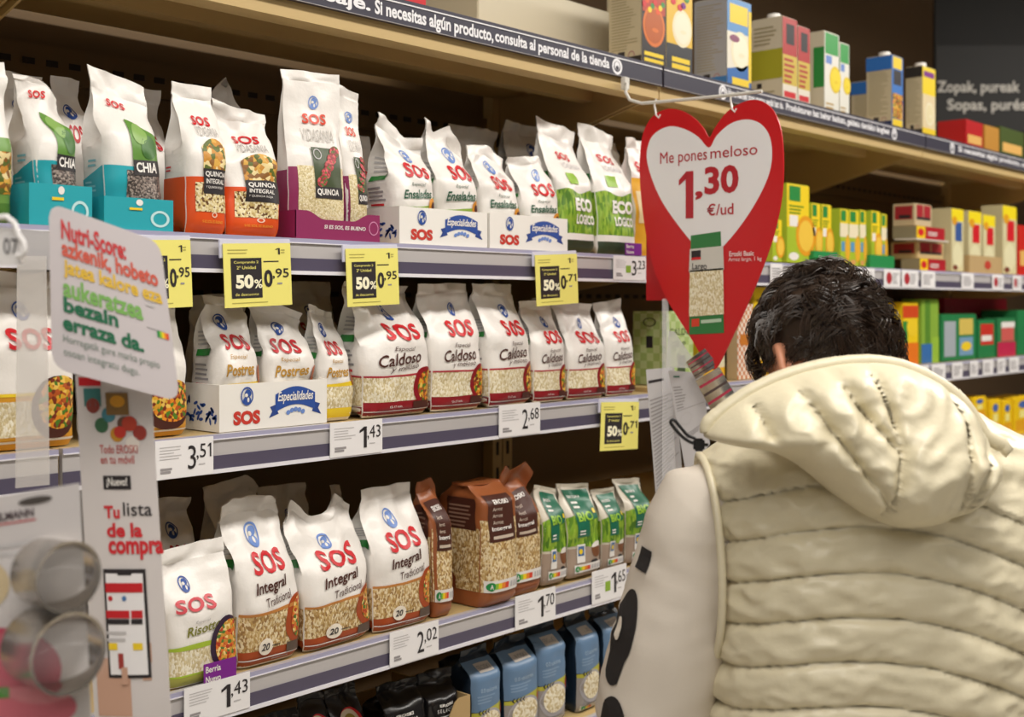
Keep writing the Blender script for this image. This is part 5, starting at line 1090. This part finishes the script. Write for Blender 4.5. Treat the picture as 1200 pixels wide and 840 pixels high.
blob(b, (0, 0, 0), HR, SKIN, HM); blob(b, (0, .03, -.055), (.056, .066, .062), SKIN, HM); blob(b, (0, .092, -.018), (.012, .02, .02), SKIN, HM); blob(b, (0, .088, -.055), (.022, .01, .006), SKIN, HM); blob(b, (0, .082, .028), (.05, .016, .012), SKIN, HM)
for s in (-1, 1):
    b.tube([HM @ V((s * (.075 - .009 * math.cos(a)), -.014 + .02 * math.cos(a), -.018 + .034 * math.sin(a))) for a in [i * math.pi / 6 for i in range(12)]], .0062, SKIN, 8, True)
    blob(b, (s * .071, -.01, -.018), (.006, .016, .026), SKIN, HM)
b.tube([HM @ V((0, -.02, -.05)), V((-.02, .0, 1.42)), V((0, -.01, 1.36))], [.056, .057, .075], SKIN, 20)
b.tube([V((0, .0, 1.40)), V((0, 0, 1.3)), V((0, .005, 1.15)), V((0, .01, 1.0)), V((0, .01, .88))], [.075, .11, .105, .105, .115], SKIN, 24)
for s in (-1, 1):
    b.tube([V((s * .05, 0, 1.36)), V((s * .175, 0, 1.345)), V((s * .235, .0, 1.24)), V((s * .268, .02, 1.09)), V((s * .22, .14, 1.03)), V((s * .14, .27, 1.02))], [.065, .05, .046, .042, .036, .026], SKIN, 16)
    hb_ = V((s * .12, .32, 1.02)); blob(b, hb_, (.036, .048, .016), SKIN)
    for k, (dx, ln) in enumerate(((-.027, .06), (-.009, .072), (.009, .068), (.027, .052))):
        p = hb_ + V((dx, .04, 0)); b.tube([p - V((0, .012, 0)), p + V((0, ln * .4, .004)), p + V((0, ln * .75, -.008)), p + V((0, ln, -.026))], [.009, .0085, .0075, .006], SKIN, 8)
    p = hb_ + V((-s * .034, -.01, 0)); b.tube([p + V((s * .012, -.008, 0)), p + V((-s * .016, .02, -.004)), p + V((-s * .02, .045, -.012))], [.011, .0095, .007], SKIN, 8)
    b.tube([V((s * .085, .01, .9)), V((s * .1, .015, .7)), V((s * .1, .02, .48)), V((s * .105, .0, .28)), V((s * .105, -.02, .08))], [.085, .076, .054, .05, .036], SKIN, 16); b.tube([V((s * .105, -.04, .05)), V((s * .115, .06, .05)), V((s * .12, .15, .035))], [.034, .036, .024], SKIN, 12)
fused(b, 'body', .0052, SKIN)
for s in (-1, 1):
    b = MB(); blob(b, (s * .032, .084, .008), (.011, .008, .009), M('#efe9e2', .3), HM, 16); blob(b, (s * .032, .0905, .008), (.0045, .003, .0045), BLACK, HM, 12); b.build('eye', person, 60)
# hair: a close cap and separate curls
rr = random.Random(11)
def hair_in(d): return not (d.y > .36 and d.z < .5 - .1 * abs(d.x)) and d.z > -.86 and not (abs(d.x) > .55 and d.z < .04 - .35 * max(0, -d.y) - .5 * max(0, .75 - abs(d.x))) and not (abs(d.x) > .3 and d.z < -.55)
def hthick(d): return .002 + .013 * sst(-.05, .45, d.z + .12 * d.y)
b = MB(); n = 88; k = 56; idx = {}; vs = []; fs = []
for j in range(k + 1):
    for i in range(n):
        th = math.pi * j / k; ph = 2 * math.pi * i / n; d = V((math.sin(th) * math.cos(ph), math.sin(th) * math.sin(ph), math.cos(th)))
        h = hthick(d); h += .4 * h * noise.noise(d * 7) + .25 * h * noise.noise(d * 16); vs.append(HM @ V((d.x * (HR.x + h), d.y * (HR.y + h), d.z * (HR.z + h))))
for j in range(k):
    for i in range(n):
        th = math.pi * (j + .5) / k; ph = 2 * math.pi * (i + .5) / n; d = V((math.sin(th) * math.cos(ph), math.sin(th) * math.sin(ph), math.cos(th)))
        if hair_in(d): l = (i + 1) % n; fs.append((j * n + i, (j + 1) * n + i, (j + 1) * n + l, j * n + l))
b.add(vs, fs, HAIRM)
def strand(d, ln, r0, curl, lift):
    h = hthick(d) * .75; nrm = V((d.x / HR.x, d.y / HR.y, d.z / HR.z)).normalized(); p = V((d.x * (HR.x + h), d.y * (HR.y + h), d.z * (HR.z + h)))
    fl = V((-.25 + rr.uniform(-.7, .7), .55 + rr.uniform(-.7, .5), rr.uniform(-.7, .15))); fl -= nrm * fl.dot(nrm); fl = fl.normalized() if fl.length > .01 else nrm.orthogonal(); sd = nrm.cross(fl); ph = rr.random() * 6.28; pts = []; m_ = 6
    for q in range(m_):
        t = q / (m_ - 1); pts.append(HM @ (p + fl * ln * t + nrm * ln * lift * math.sin(t * 2.4) + sd * curl * math.sin(ph + t * 4.5) + nrm * curl * .6 * math.cos(ph + t * 4.5)))
    b.tube(pts, [r0, r0, r0 * .9, r0 * .75, r0 * .5, r0 * .2], HAIRM, 3, cap=False)
def lock(d0, ln, curl, lift, cnt, spread, r0):
    st = rr.getstate(); fl0 = V((-.3 + rr.uniform(-.8, .8), .5 + rr.uniform(-.8, .5), rr.uniform(-.7, .1))); ph = rr.random() * 6.28; tw = rr.uniform(2.5, 5)
    for q in range(cnt):
        d = (d0 + V((rr.uniform(-1, 1), rr.uniform(-1, 1), rr.uniform(-1, 1))) * spread).normalized(); h = hthick(d) * .8; nrm = V((d.x / HR.x, d.y / HR.y, d.z / HR.z)).normalized()
        p = V((d.x * (HR.x + h), d.y * (HR.y + h), d.z * (HR.z + h))); fl = fl0 - nrm * fl0.dot(nrm); fl = fl.normalized() if fl.length > .05 else nrm.orthogonal(); sd = nrm.cross(fl); l2 = ln * rr.uniform(.75, 1.1); pts = []
        for k_ in range(7):
            t = k_ / 6; pts.append(HM @ (p + fl * l2 * t * .9 + nrm * (l2 * lift * math.sin(t * 2.9) - .0 * t) + sd * curl * (math.sin(ph + t * tw) - math.sin(ph)) + nrm * curl * .5 * (math.cos(ph + t * tw) - math.cos(ph))))
        b.tube(pts, [r0, r0, r0, r0 * .9, r0 * .75, r0 * .5, r0 * .2], HAIRM, 3, cap=False)
n_ = 0
while n_ < 330:
    d = V((rr.gauss(0, 1), rr.gauss(0, 1), rr.gauss(0, 1))).normalized()
    if d.z > (.3 if d.x < -.45 else .0) and hair_in(d): lock(d, rr.uniform(.028, .05), rr.uniform(.003, .008), rr.uniform(.08, .3), 13, .085, .0008); n_ += 1
n_ = 0
while n_ < 2600:
    d = V((rr.gauss(0, 1), rr.gauss(0, 1), rr.gauss(0, 1))).normalized()
    if -.85 < d.z < .12 and d.y < .3 and hair_in(d): strand(d, rr.uniform(.004, .008) * (1 + 1.8 * sst(-.25, .1, d.z)), .0005, .001, .25); n_ += 1
for q in range(16):
    d = V((-.84 + rr.uniform(-.05, .1), .45 + rr.uniform(-.1, .15), rr.uniform(.0, .35))).normalized(); lock(d, rr.uniform(.02, .034), rr.uniform(.004, .008), .35, 9, .05, .0008)
b.build('hair', person, 60)
# vest
VT = [(.86, .205, .15), (.95, .203, .148), (1.1, .196, .142), (1.25, .196, .14), (1.34, .203, .135), (1.385, .208, .122), (1.415, .203, .108), (1.435, .175, .098), (1.455, .13, .09), (1.475, .092, .08), (1.50, .08, .075)]
TA = [(z, a) for z, a, c in VT]; TB = [(z, c) for z, a, c in VT]
def seamq(x, z): x = max(-.2, min(.19, x)); return z - .175 * (x + .19) + 1.5 * (x + .19) * (x + .03)
def vest_p(ph, z, off=0):
    a = lerp_tab(TA, z); c = lerp_tab(TB, z); cs, sn = math.cos(ph), math.sin(ph); e = 2 / 2.5
    x = a * math.copysign(abs(cs) ** e, cs); y = c * math.copysign(abs(sn) ** e, sn)
    q = (1.374 - seamq(x, z)) / .0485; fr = q - math.floor(q); pf = abs(math.sin(math.pi * fr)) ** .3 if z < 1.40 and q > 0 else .8
    nv = V((x * 9 + 3, y * 9, z * 16)); big = noise.noise(nv) * .0026 + noise.noise(V((x * 22, y * 22 + 5, z * 38))) * .0022
    ridge = (1 - abs(noise.noise(V((x * 26 + z * 22, y * 26, z * 30 - x * 8)))) * 2.4) * .0022 + (1 - abs(noise.noise(V((x * 44 - z * 40, y * 44, z * 52 + x * 12 + 7)))) * 2.4) * .0011
    pk = noise.noise(V((x * 75, y * 75, z * 26))) * .0034 * (1 - pf) ** .6
    rad = .0115 * pf - .0035 * math.exp(-(min(fr, 1 - fr) * .0485 / .0028) ** 2) * (1 if z < 1.4 and q > 0 else 0) + (big + ridge * 1.5) * 1.2 * (.35 + pf * .65) + pk * 1.5 + off
    nn = V((x / a ** 2 * abs(x / a), y / c ** 2 * abs(y / c), 0)); nn = nn.normalized() if nn.length > 1e-6 else V((0, -1, 0))
    return V((x, y, z)) + nn * rad
b = MB(); rg = []; z = .86
while z < 1.5: rg.append([vest_p(2 * math.pi * i / 230, z) for i in range(230)]); z += .003
b.rings(rg, VEST, cap0=False, cap1=False)
rg0 = rg[0]; b.rings([rg0, [p * 1 + V((0, 0, -.012)) for p in rg0], [V((p.x * .94, p.y * .94, p.z)) for p in rg0]], VEST, cap0=False, cap1=False)
vest = b.build('puffer_vest', person, 180)
for s in (-1, 1):
    b = MB(); pts = []
    for i in range(40):
        a = 2 * math.pi * i / 40; zz = 1.292 + .125 * math.sin(a); pts.append(V((s * (.2135 + .004 * math.sin(a) - .008 * abs(math.cos(a))), .002 + .088 * math.cos(a), zz)))
    b.tube(pts, .0048, VEST, 10, True); b.build('armhole_trim', vest, 180)
# hood lying on the back: a padded shape with stitched seams
ho2 = smoothp([(826, 512), (830, 498), (850, 478), (880, 458), (920, 440), (965, 428), (1010, 423), (1050, 427), (1090, 443), (1125, 469), (1150, 505), (1158, 530), (1168, 547), (1162, 568), (1138, 592), (1110, 605), (1075, 614), (1040, 614), (1010, 602), (975, 578), (945, 553), (920, 536), (890, 525), (858, 521)], 5)
HD = 1.325; oc = V((978, 500)); seams = [[(1008, 424), (1012, 445), (1022, 480), (1027, 513), (1022, 555), (1012, 602)], [(965, 432), (985, 470), (1026, 520)], [(920, 444), (955, 500), (1018, 582)], [(875, 470), (889, 503)],
        [(1106, 455), (1113, 490), (1108, 530), (1104, 570), (1102, 606)], [(1146, 490), (1140, 530), (1120, 575), (1102, 606)]]
def sdist(x, y):
    m = 1e9; p = V((x, y))
    for s in seams:
        for q0, q1 in zip(s, s[1:]):
            a = V(q0); d = V(q1) - a; t = max(0, min(1, (p - a).dot(d) / d.dot(d))); m = min(m, (p - a - d * t).length)
    return m
def hood_p(ox, oy, r, back):
    x = oc.x + (ox - oc.x) * r; y = oc.y + (oy - oc.y) * r; prof = max(0, 1 - r ** 2.6) ** .55
    base = L(x, y, HD); 
    if back: return base + V((0, .035 * max(0, 1 - r * r) ** .5, 0))
    dd = sdist(x, y); g = 1 - math.exp(-dd / 5.0)
    nz = noise.noise(V((x * .022, y * .022, 4))) * .007 + (1 - 2.2 * abs(noise.noise(V((x * .03 + y * .016, y * .02 - x * .012, 9))))) * .0045 + noise.noise(V((x * .085, y * .085, 2))) * .003 * math.exp(-dd / 14) * 1.6
    bulge = .098 * (.72 + .4 * sst(440, 590, y) ) * prof
    return base + V((0, -bulge - (.024 * g - .014 + nz * 1.3) * min(1, prof * 1.6), 0))
b = MB(); N = len(ho2); vs = []; fs = []; R_ = 44
for back in (0, 1):
    o = len(vs)
    vs.append(hood_p(ho2[0][0], ho2[0][1], 0, back))
    for j in range(1, R_ + 1):
        for i in range(N): vs.append(hood_p(ho2[i][0], ho2[i][1], j / R_, back))
    for i in range(N):
        l = (i + 1) % N; t3 = (o, o + 1 + i, o + 1 + l); fs.append(t3 if back else t3[::-1])
        for j in range(R_ - 1):
            q = (o + 1 + j * N + i, o + 1 + (j + 1) * N + i, o + 1 + (j + 1) * N + l, o + 1 + j * N + l); fs.append(q if back else q[::-1])
b.add(vs, fs, VEST); hood = b.build('hood', person, 180)
b = MB(); rim = smoothp([(840, 514), (829, 505), (832, 494), (850, 479), (880, 459), (920, 441), (965, 429), (1010, 424), (1050, 428), (1090, 444), (1125, 470), (1150, 506), (1156, 530)], 6)[:-6]
rim = rim[6:]; b.tube([L(x, y, HD - .004) for x, y in rim], [.0085 + .0008 * noise.noise(V((x * .2, y * .2, 1))) for x, y in rim], VEST, 14); b.build('hood_rim', hood, 180)
CORD = M('#151416', .5); b = MB()
b.tube([L(x, y, 1.33) for x, y in smoothp([(830, 521), (812, 519), (800, 512), (789, 500), (786, 494), (790, 492), (797, 500), (806, 510), (818, 515)], 4)[:-4]], .0019, CORD, 8); b.build('drawcord', hood, 60)
c = L(819, 521, 1.328); b = MB(); b.box((c.x - .006, c.y - .005, c.z - .007), (c.x + .006, c.y + .005, c.z + .007), CORD, .002); b.build('cord_toggle', hood)
# sweatshirt: two sleeves and the collar part under the vest
class Sleeve:
    fine = True
    def __init__(s, sg):
        s.p = [V((sg * x, y, z)) for x, y, z in [(-.13, 0, 1.362), (-.188, 0, 1.362), (-.219, 0, 1.332), (-.238, 0, 1.25), (-.262, 0, 1.165), (-.272, .02, 1.085), (-.245, .1, 1.03), (-.19, .2, 1.02), (-.15, .27, 1.02)]]
        s.r = [.05, .058, .064, .069, .069, .066, .06, .05, .04]; s.sg = sg
    def size(s, z): return .42, .6
    def pt(s, zn, u, v, off=0):
        n = len(s.p) - 1; t = min(max(v, 0), 1) * n; i = min(int(t), n - 1); f = t - i
        P = [s.p[max(0, min(n, i + k))] for k in (-1, 0, 1, 2)]
        c = .5 * ((2 * P[1]) + (P[2] - P[0]) * f + (2 * P[0] - 5 * P[1] + 4 * P[2] - P[3]) * f * f + (3 * P[1] - P[0] - 3 * P[2] + P[3]) * f ** 3)
        d = (P[2] - P[1]); d = (d + .5 * (P[2] - P[0]) + .5 * (P[3] - P[1])).normalized(); r = s.r[i] * (1 - f) + s.r[i + 1] * f
        e1 = V((0, 1, 0)) if abs(d.y) < .6 else V((0, 0, 1)); e1 = (e1 - d * d.dot(e1)).normalized(); e2 = d.cross(e1); a = 2 * math.pi * u
        p = c + (e1 * math.cos(a) + e2 * math.sin(a)) * r
        w_ = noise.noise(p * 11) * .006 + (1 - 2 * abs(noise.noise(V((p.x * 16, p.y * 16, p.z * 30))))) * .0028
        return c + (e1 * math.cos(a) + e2 * math.sin(a)) * (r + w_ + off)
b = MB()
for sg in (-1, 1):
    S = Sleeve(-sg if False else (1 if sg < 0 else -1)); rg = [[S.pt('s', i / 48, j / 80) for i in range(48)] for j in range(81)]; b.rings(rg, SWEAT)
b.tube([V((0, -.01, 1.44)), V((0, 0, 1.36)), V((0, 0, 1.1)), V((0, .0, .9))], [.07, .12, .12, .125], SWEAT, 30)
sweat = b.build('sweatshirt', person, 180)
S = Sleeve(1); b = MB()
def suv(px, py):                                        # nearest place on the left sleeve
    best = None; tgt = L(px, py, 1.42)
    for i in range(96):
        for j in range(25, 75):
            p = S.pt('s', i / 96, j / 100); D = p.y + PD; q = (600 + (p.x + PX0) / D * FPX, HOR - (p.z - 1.6) / D * FPX)
            e = (q[0] - px) ** 2 + (q[1] - py) ** 2 + (400 if p.y > -.012 else 0)
            if best is None or e < best[0]: best = (e, i / 96, j / 100)
    return best[1], best[2]
PRINT = M('#211d1d', .8)
u1, v1 = suv(728, 738); b = MB(); ell(b, S, 's', u1, v1, .06, .07, PRINT, .0015); ell(b, S, 's', u1 + .01, v1, .016, .02, M('#e4dcd0', .8), .0026); b.build('sleeve_print', sweat)
u2, v2 = suv(755, 655); b = MB(); patch(b, S, 's', u2 - .03, u2 + .03, v2 - .016, v2 + .02, PRINT, .0015); b.build('sleeve_print', sweat)
u3, v3 = suv(718, 832); b = MB(); ell(b, S, 's', u3, v3 + .03, .05, .05, PRINT, .0015); b.build('sleeve_print', sweat)
# trousers and shoes (below the picture)
b = MB()
b.tube([V((0, .01, 1.0)), V((0, .01, .92)), V((0, .012, .84))], [.135, .15, .13], JEANS, 24)
for s in (-1, 1): b.tube([V((s * .08, .01, .9)), V((s * .098, .015, .7)), V((s * .1, .018, .48)), V((s * .105, .0, .28)), V((s * .105, -.015, .075))], [.108, .094, .074, .068, .062], JEANS, 20)
fused(b, 'trousers', .009, JEANS)
for s in (-1, 1):
    b = MB(); rg = []
    for y, w_, h in ((-.105, .022, .06), (-.09, .038, .085), (-.03, .042, .1), (.04, .045, .085), (.11, .05, .06), (.165, .042, .045), (.185, .018, .03)): rg.append([V((s * .112 + w_ * math.cos(a), y + .02, max(.001, h * .5 + h * .5 * math.sin(a)))) for a in [2 * math.pi * i / 20 for i in range(20)]])
    b.rings(rg, SHOE); b.build('shoe', person, 60)
